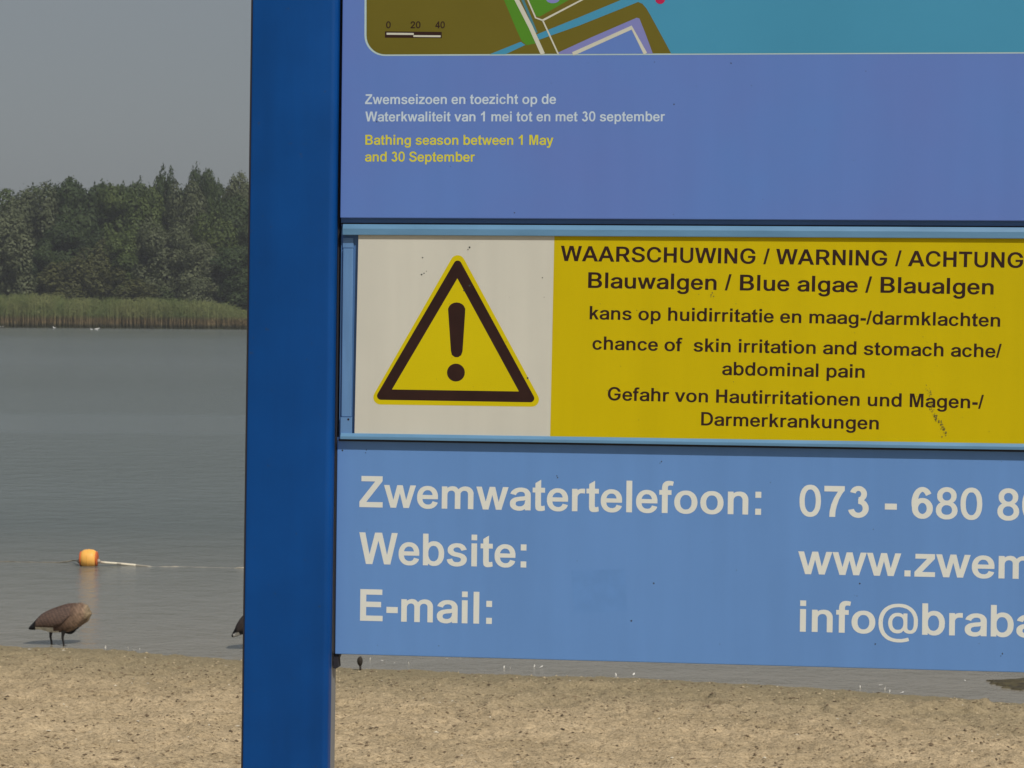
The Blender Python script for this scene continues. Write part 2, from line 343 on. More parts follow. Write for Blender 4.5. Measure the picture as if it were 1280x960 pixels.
def make_crown(kind, seed):
    """leaf faces of a crown inside the unit cylinder r<=1, z 0..1, as numpy verts (n*4,3) in metres for H=16,R=4.5"""
    g = np.random.default_rng(seed)
    H, R = 16.0, 4.5
    lobes = []
    if kind == 'willow':
        for i in range(34):
            z = .12 + .83 * g.random(); rad = R * (1 - .55 * max(0, (z - .5) / .5) ** 2.2) * (.8 + .2 * min(1, z / .3))
            a = g.random() * 2 * PI; r = rad * (.35 + .5 * math.sqrt(g.random()))
            s = 1.0 + .8 * g.random(); lobes.append((r * math.cos(a), r * math.sin(a), z * H, s, s, s * 1.45))
        lobes.append((0, 0, H * .5, R * .55, R * .55, H * .33))
    elif kind == 'poplar':
        for i in range(40):
            z = .1 + .87 * g.random() ** .85; rad = R * .95 * (1 - (max(0, z - .3) / .7) ** 2.6 * .45)
            a = g.random() * 2 * PI; r = rad * (.2 + .6 * g.random())
            s = (.6 + .5 * g.random()) * (1.1 - .25 * z); lobes.append((r * math.cos(a), r * math.sin(a), z * H, s * 1.15, s * 1.15, s * 1.7))
        lobes.append((0, 0, H * .45, R * .45, R * .45, H * .36))
    elif kind == 'round':
        for i in range(42):
            z = .15 + .8 * g.random(); rad = R * max(.05, 1 - abs((z - .48) / .54) ** 2.6) ** .5
            a = g.random() * 2 * PI; r = rad * (.4 + .5 * math.sqrt(g.random()))
            s = 1.0 + .9 * g.random(); lobes.append((r * math.cos(a), r * math.sin(a), z * H, s * 1.1, s * 1.1, s * 1.1))
        lobes.append((0, 0, H * .5, R * .6, R * .6, H * .34))
    else:  # shrub: low and wide, built on the same box
        for i in range(30):
            z = .1 + .75 * g.random(); rad = R * math.sqrt(max(.05, 1 - (z / 1.02) ** 2))
            a = g.random() * 2 * PI; r = rad * (.3 + .6 * math.sqrt(g.random()))
            s = .8 + .6 * g.random(); lobes.append((r * math.cos(a), r * math.sin(a), z * H, s, s, s * 2.0))
        lobes.append((0, 0, H * .35, R * .6, R * .6, H * .32))
    C, N, S = [], [], []
    for li, (x, y, z, a, b_, c) in enumerate(lobes):
        k = int((170 if li < len(lobes) - 1 else 1500) * (1.0 if li == len(lobes) - 1 else max(.6, a * b_)))
        d = g.normal(size=(k, 3)); d /= np.linalg.norm(d, axis=1)[:, None]
        rr = (.72 + .36 * g.random((k, 1)) ** .8)
        C.append(np.array([x, y, z]) + d * rr * np.array([a, b_, c])); N.append(d + g.normal(size=(k, 3)) * .34 + np.array([0, 0, .2]))
        S.append(np.full(k, 1.0 if li < len(lobes) - 1 else 1.5))
    # loose outliers make an uneven edge; some shoots at the top
    k = 260; i = g.integers(0, len(lobes) - 1, k); L = np.array(lobes)[i]
    d = g.normal(size=(k, 3)); d /= np.linalg.norm(d, axis=1)[:, None]
    C.append(L[:, :3] + d * L[:, 3:] * (1.05 + .45 * g.random((k, 1)))); N.append(d); S.append(np.full(k, .8))
    top = sorted(lobes[:-1], key=lambda q: -q[2])[:12]
    for q in top:
        hgt = .8 * (.4 + 1.0 * g.random()); k = 22
        t = g.random(k); C.append(np.stack([q[0] + g.normal(size=k) * .38 * (1 - t), q[1] + g.normal(size=k) * .38 * (1 - t), q[2] + q[5] * .8 + t * hgt], 1)); N.append(g.normal(size=(k, 3))); S.append(np.full(k, .75))
    C = np.concatenate(C); N = np.concatenate(N); S = np.concatenate(S); N /= np.linalg.norm(N, axis=1)[:, None]
    C[:, 2] = np.maximum(C[:, 2], .3)
    n_ = len(C)
    up = np.zeros((n_, 3)); up[:, 2] = 1; up += g.normal(size=(n_, 3)) * (.7 if kind == 'willow' else .8)
    T = np.cross(N, up); T /= np.linalg.norm(T, axis=1)[:, None] + 1e-9; B = np.cross(N, T)
    w = (.15 if kind == 'willow' else .17) * (.7 + .7 * g.random(n_)) * S; h = (.20 if kind == 'willow' else .20) * (.7 + .7 * g.random(n_)) * S
    V = np.stack([C - B * h[:, None], C + T * w[:, None], C + B * h[:, None], C - T * w[:, None]], 1).reshape(-1, 3)
    Q = np.arange(n_ * 4).reshape(-1, 4)
    return V, Q

def make_trunk(seed, kind):
    g = random.Random(seed); parts = []
    H = 16
    pts = [(0, 0, -.4), (.05, .02, 2), (.15, -.1, 5), (.1, .1, 9), (.2, 0, 14)]
    parts.append(tube(pts, [.34, .28, .23, .15, .04], 8))
    for k in range(9):
        z = 2.5 + k * 1.1; a = g.random() * 6.28; L = 3.2 - k * .2
        p0 = Vector((.1, 0, z)); p1 = p0 + Vector((math.cos(a) * L * .5, math.sin(a) * L * .5, 1.0)); p2 = p0 + Vector((math.cos(a) * L, math.sin(a) * L, 2.4))
        parts.append(tube([p0, p1, p2], [.11, .07, .02], 6))
    return merge(*parts)

PROTO = {}
for kind in ('willow', 'poplar', 'round', 'shrub'):
    for v_ in range(3 if kind != 'shrub' else 2):
        PROTO[(kind, v_)] = (make_crown(kind, 100 + v_ * 7 + len(kind)), make_trunk(40 + v_, kind))
MESH = {}
def tree(px, depth, py_top, half_px, kind, v_, leaf, label, group=None, py_bot=None, rot=None):
    """one tree on the far bank: px and py_top are where the photograph shows its axis and top, depth its distance"""
    base = to_world(px, 400, depth); x, y = base.x, base.y
    top = to_world(px, py_top, depth).z
    gz = float(ground(x, y, False))
    sz = (top - gz) / float(np.percentile(PROTO[(kind, v_)][0][0][:, 2], 99.8)); sr = half_px * 1.7 * depth / FPX / 4.9
    key = (kind, v_, leaf)
    if key not in MESH:
        (V, Q), (tv, tf) = PROTO[(kind, v_)]
        nm = 'crown'
        o1 = np_mesh('crown', V, Q, M[leaf]); o2 = mesh_obj('trunk', tv, tf, M['bark'])
        MESH[key] = (o1.data, o2.data); first = (o1, o2)
    else:
        first = (bpy.data.objects.new('crown', MESH[key][0]), bpy.data.objects.new('trunk', MESH[key][1]))
        for o in first: COL.objects.link(o)
    nm = {'willow': 'willow_tree', 'poplar': 'poplar_tree', 'round': 'broadleaf_tree', 'shrub': 'shrub'}[kind]
    rz = rot if rot is not None else rng.random() * 6.28
    r = empty(nm, Matrix.Translation((x, y, gz)) @ Matrix.Rotation(rz, 4, 'Z') @ Matrix.Diagonal((sr, sr, sz, 1)), label, 'shrub' if kind == 'shrub' else 'tree', group)
    for o in first: o.parent = r
    return r

G_T = 'trees on the far shore of the lake'
T = [  # px, depth, top, half width, kind, variant, leaf, label
 (2, 296, 262, 26, 'willow', 0, 'leaf_willow', 'pale grey-green willow at the left edge of the photo, front of the far treeline'),
 (38, 304, 231, 27, 'willow', 1, 'leaf_willow', 'pale rounded willow rising behind the leftmost willow on the far shore'),
 (76, 308, 224, 20, 'round', 0, 'leaf_dark', 'dark green tree with a small spiky top right of the pale rounded willow'),
 (100, 306, 229, 24, 'round', 0, 'leaf_dark', 'very dark broad tree over the olive shrubs, left of the middle of the visible treeline'),
 (128, 309, 232, 22, 'round', 1, 'leaf_dark', 'dark green tree with a flat top in the middle of the visible treeline'),
 (152, 304, 233, 21, 'round', 2, 'leaf_mid', 'brighter green tree in the middle of the far treeline, left of the tallest dark one'),
 (163, 309, 229, 19, 'round', 1, 'leaf_dark', 'dark treetop behind, between the bright green tree and the tallest dark one'),
 (180, 306, 236, 20, 'round', 0, 'leaf_mid', 'mid green tree just left of the tallest dark tree on the far shore'),
 (206, 308, 209, 16, 'poplar', 2, 'leaf_dark', 'tallest tree of the far shore, dark with a ragged crown'),
 (232, 304, 226, 21, 'willow', 2, 'leaf_willow', 'grey-green willow right of the tallest dark tree'),
 (246, 308, 212, 13, 'round', 1, 'leaf_dark', 'narrow dark tree, first of the two right of the tallest one'),
 (268, 308, 215, 14, 'round', 0, 'leaf_dark', 'narrow dark tree with an uneven top, second from the blue post'),
 (300, 307, 218, 17, 'willow', 0, 'leaf_willow', 'thin pale willow whose feathery top meets the blue post'),
 (286, 304, 246, 18, 'round', 2, 'leaf_dark', 'dark lower tree beside the blue post, below the feathery willow'),
 (206, 298, 274, 25, 'willow', 1, 'leaf_willow', 'pale plumed willow standing in front of the tallest dark tree'),
 (250, 296, 302, 22, 'willow', 2, 'leaf_willow', 'low bushy willow above the reeds, front right of the visible treeline'),
 (290, 297, 308, 24, 'round', 1, 'leaf_dark', 'dark bushy tree over the dipping end of the reeds next to the blue post'),
 (150, 299, 290, 22, 'round', 0, 'leaf_mid', 'green lower tree in front of the bright green one, mid treeline'),
 (112, 298, 300, 25, 'shrub', 0, 'leaf_olive', 'tall olive-green shrub below the very dark broad tree'),
 (66, 297, 328, 28, 'shrub', 1, 'leaf_olive', 'broad olive shrub above the reeds at the left'),
 (165, 296, 336, 26, 'shrub', 0, 'leaf_olive', 'low olive shrub above the reeds in mid view'),
 (218, 297, 340, 22, 'shrub', 1, 'leaf_dark', 'low dark shrub at the foot of the pale plumed willow'),
 (40, 299, 296, 22, 'round', 1, 'leaf_dark', 'dark low tree filling the gap between the two left willows'),
 (84, 301, 282, 22, 'round', 2, 'leaf_dark', 'dark shaded tree under the spiky-topped tree at left'),
 (186, 301, 296, 20, 'round', 1, 'leaf_dark', 'dark shaded tree left of the pale plumed willow'),
 (118, 317, 233, 26, 'round', 0, 'leaf_dark', 'dark tree at the back, behind the flat-topped one in the middle'),
 (144, 317, 236, 26, 'round', 1, 'leaf_dark', 'dark tree at the back, behind the brighter green one'),
 (188, 316, 234, 26, 'round', 2, 'leaf_dark', 'dark tree at the back, between the mid green tree and the tallest one'),
 (228, 316, 236, 26, 'round', 1, 'leaf_dark', 'dark tree at the back, behind the grey-green willow right of the tallest tree'),
 (262, 317, 234, 26, 'round', 0, 'leaf_dark', 'dark tree at the back, filling in below the two narrow dark trees'),
 (296, 316, 238, 24, 'round', 2, 'leaf_mid', 'green tree at the back, next to the post'),
 (58, 316, 233, 26, 'round', 1, 'leaf_dark', 'dark tree at the back, right of the pale rounded willow'),
 (16, 316, 238, 26, 'round', 0, 'leaf_mid', 'green tree at the back near the left edge of the photo'),
 (268, 301, 262, 22, 'willow', 1, 'leaf_mid', 'olive-green willow in front of the narrow dark tree with the uneven top'),
]
for t_ in T: tree(*t_, group=G_T)
hid = 'green tree of the far treeline, behind the blue information board'
gl = random.Random(3)
kinds = [('willow', 'leaf_willow'), ('round', 'leaf_dark'), ('round', 'leaf_dark'), ('round', 'leaf_mid')]
for i in range(34):
    px = 338 + i * 31 + gl.uniform(-6, 6); k, lf = kinds[gl.randrange(4)]
    tree(px, 300 + gl.uniform(-4, 8), 232 + gl.uniform(-14, 34), gl.uniform(20, 27), k, gl.randrange(3), lf, hid, group=G_T)
for i in range(9):
    px = -30 - i * 30 + gl.uniform(-6, 6); k, lf = kinds[gl.randrange(4)]
    tree(px, 300 + gl.uniform(-4, 8), 236 + gl.uniform(-10, 30), gl.uniform(20, 27), k, gl.randrange(3), lf, 'green tree of the far treeline, left of where the photo ends', group=G_T)
# undergrowth seen between the trunks: nobody could count it
g = np.random.default_rng(21); k = 26000
x = g.uniform(-95, 118, k); y = g.uniform(300, 316, k); z = .8 + 6.5 * g.random(k) * (1 + .5 * vnoise(x * .12, x * 0, 3))
C = np.stack([x, y, z], 1); N = g.normal(size=(k, 3)) + np.array([0, -1, .3]); N /= np.linalg.norm(N, axis=1)[:, None]
T_ = np.cross(N, g.normal(size=(k, 3))); T_ /= np.linalg.norm(T_, axis=1)[:, None]; B_ = np.cross(N, T_); s = (.35 + .3 * g.random(k))[:, None]
V = np.stack([C - B_ * s, C + T_ * s, C + B_ * s, C - T_ * s], 1).reshape(-1, 3)
np_mesh('undergrowth', V, np.arange(4 * k).reshape(-1, 4), M['leaf_dark'], kind='stuff', label='dense dark undergrowth between the trees of the far shore')

# ------------------------------------------------------------------ reeds
m, n, l, b = base_mat('reed', .7, .2)
geo = n.new('ShaderNodeNewGeometry'); sp = n.new('ShaderNodeSeparateXYZ'); l.new(geo.outputs['Position'], sp.inputs[0])
nz = n.new('ShaderNodeTexNoise'); nz.inputs['Scale'].default_value = .35; nz.inputs['Detail'].default_value = 5; l.new(geo.outputs['Position'], nz.inputs['Vector'])
ra = ramp(n, [(.35, (.11, .145, .048)), (.65, (.19, .20, .078))]); l.new(nz.outputs['Fac'], ra.inputs[0])
nz2 = n.new('ShaderNodeTexNoise'); nz2.inputs['Scale'].default_value = 2.2; l.new(geo.outputs['Position'], nz2.inputs['Vector'])
rb = ramp(n, [(.35, (.10, .075, .04)), (.65, (.27, .20, .10))]); l.new(nz2.outputs['Fac'], rb.inputs[0])
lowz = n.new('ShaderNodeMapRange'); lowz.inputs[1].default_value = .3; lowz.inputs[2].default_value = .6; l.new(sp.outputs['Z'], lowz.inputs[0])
mlow = n.new('ShaderNodeMixRGB'); l.new(lowz.outputs[0], mlow.inputs[0]); mlow.inputs[1].default_value = (.050, .048, .026, 1); l.new(rb.outputs[0], mlow.inputs[2])  # reed feet painted dark in place of their reflection in the water
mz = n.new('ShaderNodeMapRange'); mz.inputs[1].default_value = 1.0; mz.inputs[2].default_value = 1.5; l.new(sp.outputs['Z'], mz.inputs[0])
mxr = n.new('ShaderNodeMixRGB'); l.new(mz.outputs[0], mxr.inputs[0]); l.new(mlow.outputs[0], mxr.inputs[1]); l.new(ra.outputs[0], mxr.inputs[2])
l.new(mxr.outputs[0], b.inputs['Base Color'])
g = np.random.default_rng(5); k = 21000
x = g.uniform(-92, 118, k); yf = far_y(x); y = yf - .6 + 7.5 * g.random(k)
# height: full at left, dropping towards the post
pxx = x * 3000 / 285 + 640
hgt = np.interp(pxx, [-400, 0, 120, 230, 275, 310, 340, 420, 1700], [3.6, 3.7, 3.6, 3.3, 2.9, 2.2, 2.0, 3.1, 3.5]) * (.80 + .22 * g.random(k)) + .9 * vnoise(x * .35, y * .3, 9) + .5 * vnoise(x * 1.3, y * .8, 10)
Vr, base_i = [], 0
az = g.random(k) * 2 * PI; lean = g.normal(size=(k, 2)) * .16
gz = np.minimum(ground(x, y, False), .6)
w = .022 + .022 * g.random(k)
dx, dy = np.cos(az), np.sin(az)
quads = []
def addq(p0, p1, p2, p3): quads.append(np.stack([p0, p1, p2, p3], 1))
def P(xx, yy, zz): return np.stack([xx, yy, zz], 1)
# stem
addq(P(x - dx * w, y - dy * w, gz - .2), P(x + dx * w, y + dy * w, gz - .2), P(x + lean[:, 0] + dx * w * .4, y + lean[:, 1] + dy * w * .4, hgt), P(x + lean[:, 0] - dx * w * .4, y + lean[:, 1] - dy * w * .4, hgt))
for j in range(4):
    f0 = .38 + .15 * j + .05 * g.random(k); a = g.random(k) * 2 * PI; Lh = .45 + .35 * g.random(k); rise = .15 + .55 * g.random(k)
    bx, by, bz = x + lean[:, 0] * f0, y + lean[:, 1] * f0, hgt * f0
    ex, ey, ez = bx + np.cos(a) * Lh, by + np.sin(a) * Lh, bz + rise
    mx_, my_, mz_ = (bx + ex) / 2, (by + ey) / 2, (bz + ez) / 2 + .16
    lw = .036
    addq(P(bx, by, bz - lw), P(mx_, my_, mz_ - lw), P(ex, ey, ez), P(mx_, my_, mz_ + lw))
V = np.concatenate([q.reshape(-1, 3) for q in quads]); Q = np.arange(len(V)).reshape(-1, 4)
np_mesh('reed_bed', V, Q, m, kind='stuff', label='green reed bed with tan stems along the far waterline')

# ------------------------------------------------------------------ gulls on the far water
def gull_mesh():
    st = [(-.22, .10, .015, .015), (-.14, .10, .05, .045), (0, .08, .085, .075), (.10, .10, .07, .07), (.15, .15, .04, .045), (.19, .20, .042, .042), (.23, .20, .03, .03), (.28, .19, .008, .008)]
    V, F = [], []
    for (x, z, ry, rz) in st:
        for k in range(8):
            t = 2 * PI * k / 8; V.append((x, ry * math.cos(t), z + rz * math.sin(t)))
    for i in range(len(st) - 1):
        for k in range(8): F.append((i * 8 + k, i * 8 + (k + 1) % 8, (i + 1) * 8 + (k + 1) % 8, (i + 1) * 8 + k))
    F.append(tuple(range(8))); F.append(tuple((len(st) - 1) * 8 + k for k in range(8))[::-1])
    return V, F
M['gull'] = varied('gull_white', (.78, .78, .76), .7, .05, 10)
gv, gf = gull_mesh(); gull0 = None
for px, py, rz, lab in ((2.5, 409.5, .3, 'white gull on the far water at the left edge of the photo'), (68, 411, 2.4, 'white gull alone on the far water below the left reeds'),
                        (121, 412.4, .2, 'brighter white gull of the close pair before the reeds'), (114.5, 412.2, 3.0, 'dimmer gull just left of the bright one before the reeds')):
    p = ray_z(px, py); sc = 1.15 if px != 114.5 else .7
    if gull0 is None: gull0 = o = mesh_obj('gull', gv, gf, M['gull'], smooth=True)
    else: o = gull0.copy(); COL.objects.link(o)
    o.location = (p.x, p.y, -.02); o.rotation_euler = (0, 0, rz); o.scale = (sc, sc, sc)
    tag(o, lab, 'gull', 'white gulls on the far water')

# ------------------------------------------------------------------ buoy and line
M['orange'] = varied('buoy_orange', (.92, .46, .09), .5, .06, 9, spec=.3, c2=(.93, .50, .12))
M['orange2'] = varied('buoy_red_orange', (.60, .13, .03), .5, .1, 9)
M['rope'] = varied('weathered_rope', (.36, .33, .27), .8, .35, 12, stretch=(1, 1, 1))
bp_ = ray_z(111, 707)
root = empty('buoy', Matrix.Translation((bp_.x, bp_.y, 0)), 'orange barrel-shaped float on the swimming line left of the post', 'buoy')
def lathe_x(prof, seg=28):
    V, F = [], []
    for (x, r) in prof:
        for k in range(seg):
            t = 2 * PI * k / seg; V.append(Vector((x, r * math.cos(t), r * math.sin(t))))
    for i in range(len(prof) - 1):
        for k in range(seg): F.append((i * seg + k, (i + 1) * seg + k, (i + 1) * seg + (k + 1) % seg, i * seg + (k + 1) % seg))
    F.append(tuple(range(seg))); F.append(tuple((len(prof) - 1) * seg + k for k in range(seg))[::-1])
    return V, F
prof = [(-.112, .062), (-.108, .086), (-.092, .110), (-.068, .124), (-.03, .131), (0, .132), (.03, .131), (.068, .124), (.092, .110), (.108, .086), (.112, .062)]
v, f = lathe_x(prof); zc = .098
o = mesh_obj('float_body', [p + Vector((0, 0, zc)) for p in v], f, M['orange'], root, smooth=True)
for s in (-1, 1):
    v, f = lathe_x([(s * .100, .098), (s * .107, .104), (s * .118, .100), (s * .124, .084), (s * .127, .05), (s * .127, .03)][::s]); 
    mesh_obj('end_cap', [p + Vector((0, 0, zc)) for p in v], f, M['orange2'], root, smooth=True)
    v, f = lathe_x([(s * .120, .034), (s * .150, .028), (s * .158, .018)][::s], 14)
    mesh_obj('rope_eye', [p + Vector((0, 0, zc - .035)) for p in v], f, M['rope'], root, smooth=True)
seam = lathe_x([(-.006, .1325), (-.004, .1345), (.004, .1345), (.006, .1325)])
mesh_obj('seam', [p + Vector((0, 0, zc)) for p in seam[0]], seam[1], M['orange'], root, smooth=True)
def rope_pts(kp, n_=90):
    xs = [p[0] for p in kp]; out = []
    for i in range(n_ + 1):
        x = xs[0] + (xs[-1] - xs[0]) * i / n_
        out.append(Vector((x, float(np.interp(x, xs, [p[1] for p in kp])), float(np.interp(x, xs, [p[2] for p in kp])))))
    return out
def rp_(px, py, z): 
    p = ray_z(px, py, 0); return (p.x, p.y, z)
bx, by = bp_.x, bp_.y
right = [(bx + .14, by, .062), (bx + .25, by - .02, .045), rp_(150, 706.3, .018), rp_(170, 707.4, .010), rp_(184, 708.2, .004), rp_(187, 708.3, -.011), rp_(202, 708.3, -.012), rp_(206, 708.3, -.002), rp_(214, 708.4, -.011), rp_(219, 708.2, -.002), rp_(224, 708.2, -.0105), rp_(240, 708.6, -.0115), rp_(252, 708.9, -.0095), rp_(268, 709.3, -.0118), rp_(280, 709.6, -.0098), rp_(292, 710, -.0118), rp_(298, 710.2, .003), rp_(306, 710.4, .003), rp_(312, 710.6, -.0118), (8, 33.2, -.03), (14, 33, -.02)]
left = [(-16, by + .8, -.02), rp_(-30, 701.5, -.01), rp_(0, 702, -.002), rp_(14, 702.2, .002), rp_(24, 702.6, -.005), rp_(36, 702.8, .001), rp_(48, 703, -.005), rp_(56, 703, .000), rp_(74, 703.4, .003), rp_(86, 703, .014), rp_(92, 703, .03), (bx - .14, by, .062)]
lr = empty('float_line', Matrix.Translation((0, 0, 0)), 'pale rope of the swimming line running half sunk through the orange float', 'rope')
M['rope_dark'] = varied('dirty_rope', (.17, .155, .12), .85, .6, 10)
for kp in (left, right):
    v, f = tube(rope_pts(kp, 260), .0125 if kp is right else .0095, 8); mesh_obj('rope', v, f, M['rope' if kp is right else 'rope_dark'], lr, smooth=True)
# small stiff sleeve on the rope, right of the float
v, f = tube([Vector(right[1]) - Vector((.08, 0, -.006)), Vector(right[1]), Vector(right[2]), Vector(right[3])], .0165, 8)
mesh_obj('rope_sleeve', v, f, varied('cream_sleeve', (.72, .66, .52), .6, .1, 20), lr, smooth=True)

# ------------------------------------------------------------------ geese
GP = [(34.6, 784.2, 786.6), (38, 780.4, 787.2), (41.5, 776.8, 787.2), (46, 771.6, 786.8), (50, 767.6, 786.8), (56, 763.8, 788.6), (61, 761.4, 790), (66, 759.4, 790.6), (71.5, 757.4, 790.4), (76, 755.8, 790.2), (80, 754.6, 789.8), (86, 753.2, 788.6), (93, 752.8, 785.8), (98, 754.0, 782), (102.5, 755.9, 778), (106, 758.4, 774.4), (109, 761.8, 771), (110.6, 764.6, 769.2), (111.4, 766.2, 767.6)]
def gpt(px, py): return (px - 70) / 117.0, (808 - py) / 117.0
def goose_body():
    seg = 26; st = []
    for i, (px, a, b_) in enumerate(GP):
        x, zt = gpt(px, a); _, zb = gpt(px, b_); h = (zt - zb) / 2
        wf = np.interp(px, [34, 42, 56, 80, 100, 111], [1.9, 1.15, .86, .80, .80, .9]); st.append((x, (zt + zb) / 2, h, h * wf))
    # refine stations
    S = np.array(st); t = np.linspace(0, len(S) - 1, 60); S = np.stack([np.interp(t, np.arange(len(S)), S[:, j]) for j in range(4)], 1)
    V, F = [], []
    for (x, z, h, w) in S:
        for k in range(seg):
            a = 2 * PI * k / seg; V.append(Vector((x, w * math.cos(a), z + h * math.sin(a))))
    for i in range(len(S) - 1):
        for k in range(seg): F.append((i * seg + k, i * seg + (k + 1) % seg, (i + 1) * seg + (k + 1) % seg, (i + 1) * seg + k))
    F.append(tuple(range(seg))); F.append(tuple((len(S) - 1) * seg + k for k in range(seg))[::-1])
    body = (V, F)
    def q(px, py, lat): x, z = gpt(px, py); return Vector((x, lat, z))
    neck = tube([q(97, 762, .02), q(104, 763, .055), q(107.5, 768, .085), (q(105, 775, .09)), q(99, 779.5, .07), q(94, 783.6, .045), q(89, 787.0, .02)], [.085, .07, .05, .036, .030, .029, .030], 14)
    head = tube([q(92.5, 785.2, .03), q(90, 787.0, .02), q(87, 788.9, .01), q(84.5, 789.6, .0), q(82.5, 790, -.005), q(79.5, 790.4, -.01)], [.026, .034, .036, .030, .018, .008], 14)
    return merge(body, neck, head)
bvm, bfm = goose_body()
tmp = mesh_obj('goose_tmp', bvm, bfm, M['gull'])
md = tmp.modifiers.new('r', 'REMESH'); md.mode = 'VOXEL'; md.voxel_size = .007; md.use_smooth_shade = True
ms_ = tmp.modifiers.new('s', 'SMOOTH'); ms_.factor = .6; ms_.iterations = 6
dg = bpy.context.evaluated_depsgraph_get(); me_g = bpy.data.meshes.new_from_object(tmp.evaluated_get(dg)); bpy.data.objects.remove(tmp)
# plumage colour per vertex, in the pattern of the bird
co = np.empty(len(me_g.vertices) * 3); me_g.vertices.foreach_get('co', co); co = co.reshape(-1, 3)
pxg = co[:, 0] * 117 + 70; pyg = 808 - co[:, 2] * 117
c = np.tile(np.array([.088, .054, .042]), (len(co), 1))
chest = np.clip((pxg - 76 + (pyg - 775) * .5) / 22, 0, 1)[:, None]; c = c * (1 - chest) + np.array([.23, .155, .105]) * chest
bar = (.5 + .5 * np.sin(co[:, 0] * 190 + co[:, 2] * 120 + 3 * vnoise(co[:, 0] * 30, co[:, 2] * 30, 2)))[:, None]
c = c * (.86 + .28 * bar)
pale = (np.clip((pxg - 103) / 5, 0, 1) * np.clip((772 - np.abs(pyg - 768)) / 772, 0, 1))[:, None]; c = c * (1 - .5 * pale) + np.array([.34, .28, .17]) * .5 * pale
white = ((pyg > 782.6) & (pxg > 43) & (pxg < 67)) | ((pyg > 787.5) & (pxg >= 67) & (pxg < 73)) | ((pyg > 784.5) & (pxg > 39) & (pxg < 46)); c[white] = (.62, .60, .54)
c *= (1 + .55 * vnoise(co[:, 0] * 42 + 9, co[:, 2] * 42, 7) + .35 * vnoise(co[:, 0] * 90, co[:, 2] * 110, 8))[:, None]
c[(pxg < 44) & (pyg < 787.5)] = (.012, .012, .014)
# neck and head lie outside the body hull: black
hull_t = np.interp(pxg, [p[0] for p in GP], [p[2] for p in GP])
blk = ((pyg > hull_t + .5) & (pxg > 77) & (pxg < 97)) | ((co[:, 1] > .075) & (pxg > 98) & (pyg > 762)); c[blk] = (.010, .009, .010)
ca = me_g.color_attributes.new('plumage', 'FLOAT_COLOR', 'POINT'); ca.data.foreach_set('color', np.concatenate([c, np.ones((len(c), 1))], 1).ravel())
m, n, l, b = base_mat('goose_plumage', .75, .2)
at = n.new('ShaderNodeAttribute'); at.attribute_name = 'plumage'; l.new(at.outputs['Color'], b.inputs['Base Color'])
tc = n.new('ShaderNodeTexCoord'); mp = n.new('ShaderNodeMapping'); mp.inputs['Scale'].default_value = (1, 1, 2.5); l.new(tc.outputs['Object'], mp.inputs[0])
nz = n.new('ShaderNodeTexNoise'); nz.inputs['Scale'].default_value = 40; l.new(mp.outputs[0], nz.inputs['Vector'])
bq = n.new('ShaderNodeBump'); bq.inputs['Strength'].default_value = .6; bq.inputs['Distance'].default_value = .01; l.new(nz.outputs['Fac'], bq.inputs['Height']); l.new(bq.outputs[0], b.inputs['Normal'])
me_g.materials.clear(); me_g.materials.append(m)
for p in me_g.polygons: p.use_smooth = True
me_g2 = me_g.copy(); c2 = c * .45                                # second bird: plumage painted darker as seen in shade, with a larger black rump
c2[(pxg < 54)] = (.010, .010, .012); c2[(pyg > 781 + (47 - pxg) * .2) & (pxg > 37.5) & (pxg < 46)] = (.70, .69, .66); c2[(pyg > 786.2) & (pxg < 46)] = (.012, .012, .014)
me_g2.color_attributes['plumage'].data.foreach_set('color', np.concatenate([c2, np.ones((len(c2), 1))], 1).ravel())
M['wing'] = varied('goose_wing', (.075, .045, .036), .75, .35, 26, bump=.5, bscale=60, stretch=(1.2, 1, 5), c2=(.115, .073, .056))
w_n = M['goose_wing' if 'goose_wing' in M else 'wing'].node_tree; wv = w_n.nodes.new('ShaderNodeTexWave'); wv.inputs['Scale'].default_value = 9; wv.inputs['Distortion'].default_value = 2.5; wv.inputs['Detail'].default_value = 3; wv.inputs['Detail Scale'].default_value = 3
wc = w_n.nodes.new('ShaderNodeTexCoord'); wm = w_n.nodes.new('ShaderNodeMapping'); wm.inputs['Rotation'].default_value = (0, .5, 0); w_n.links.new(wc.outputs['Object'], wm.inputs[0]); w_n.links.new(wm.outputs[0], wv.inputs['Vector'])
wr = ramp(w_n.nodes, [(0, (.80, .78, .76)), (.5, (1, 1, 1)), (1, (1.12, 1.10, 1.08))]); w_n.links.new(wv.outputs['Fac'], wr.inputs[0]); wx_ = w_n.nodes.new('ShaderNodeMixRGB'); wx_.blend_type = 'MULTIPLY'; wx_.inputs[0].default_value = 1
wp_ = w_n.nodes['Principled BSDF']; w_n.links.new(wp_.inputs['Base Color'].links[0].from_socket, wx_.inputs[1]); w_n.links.new(wr.outputs[0], wx_.inputs[2]); w_n.links.new(wx_.outputs[0], wp_.inputs['Base Color'])
M['goose_leg'] = varied('goose_leg', (.012, .010, .010), .6, .2, 30)
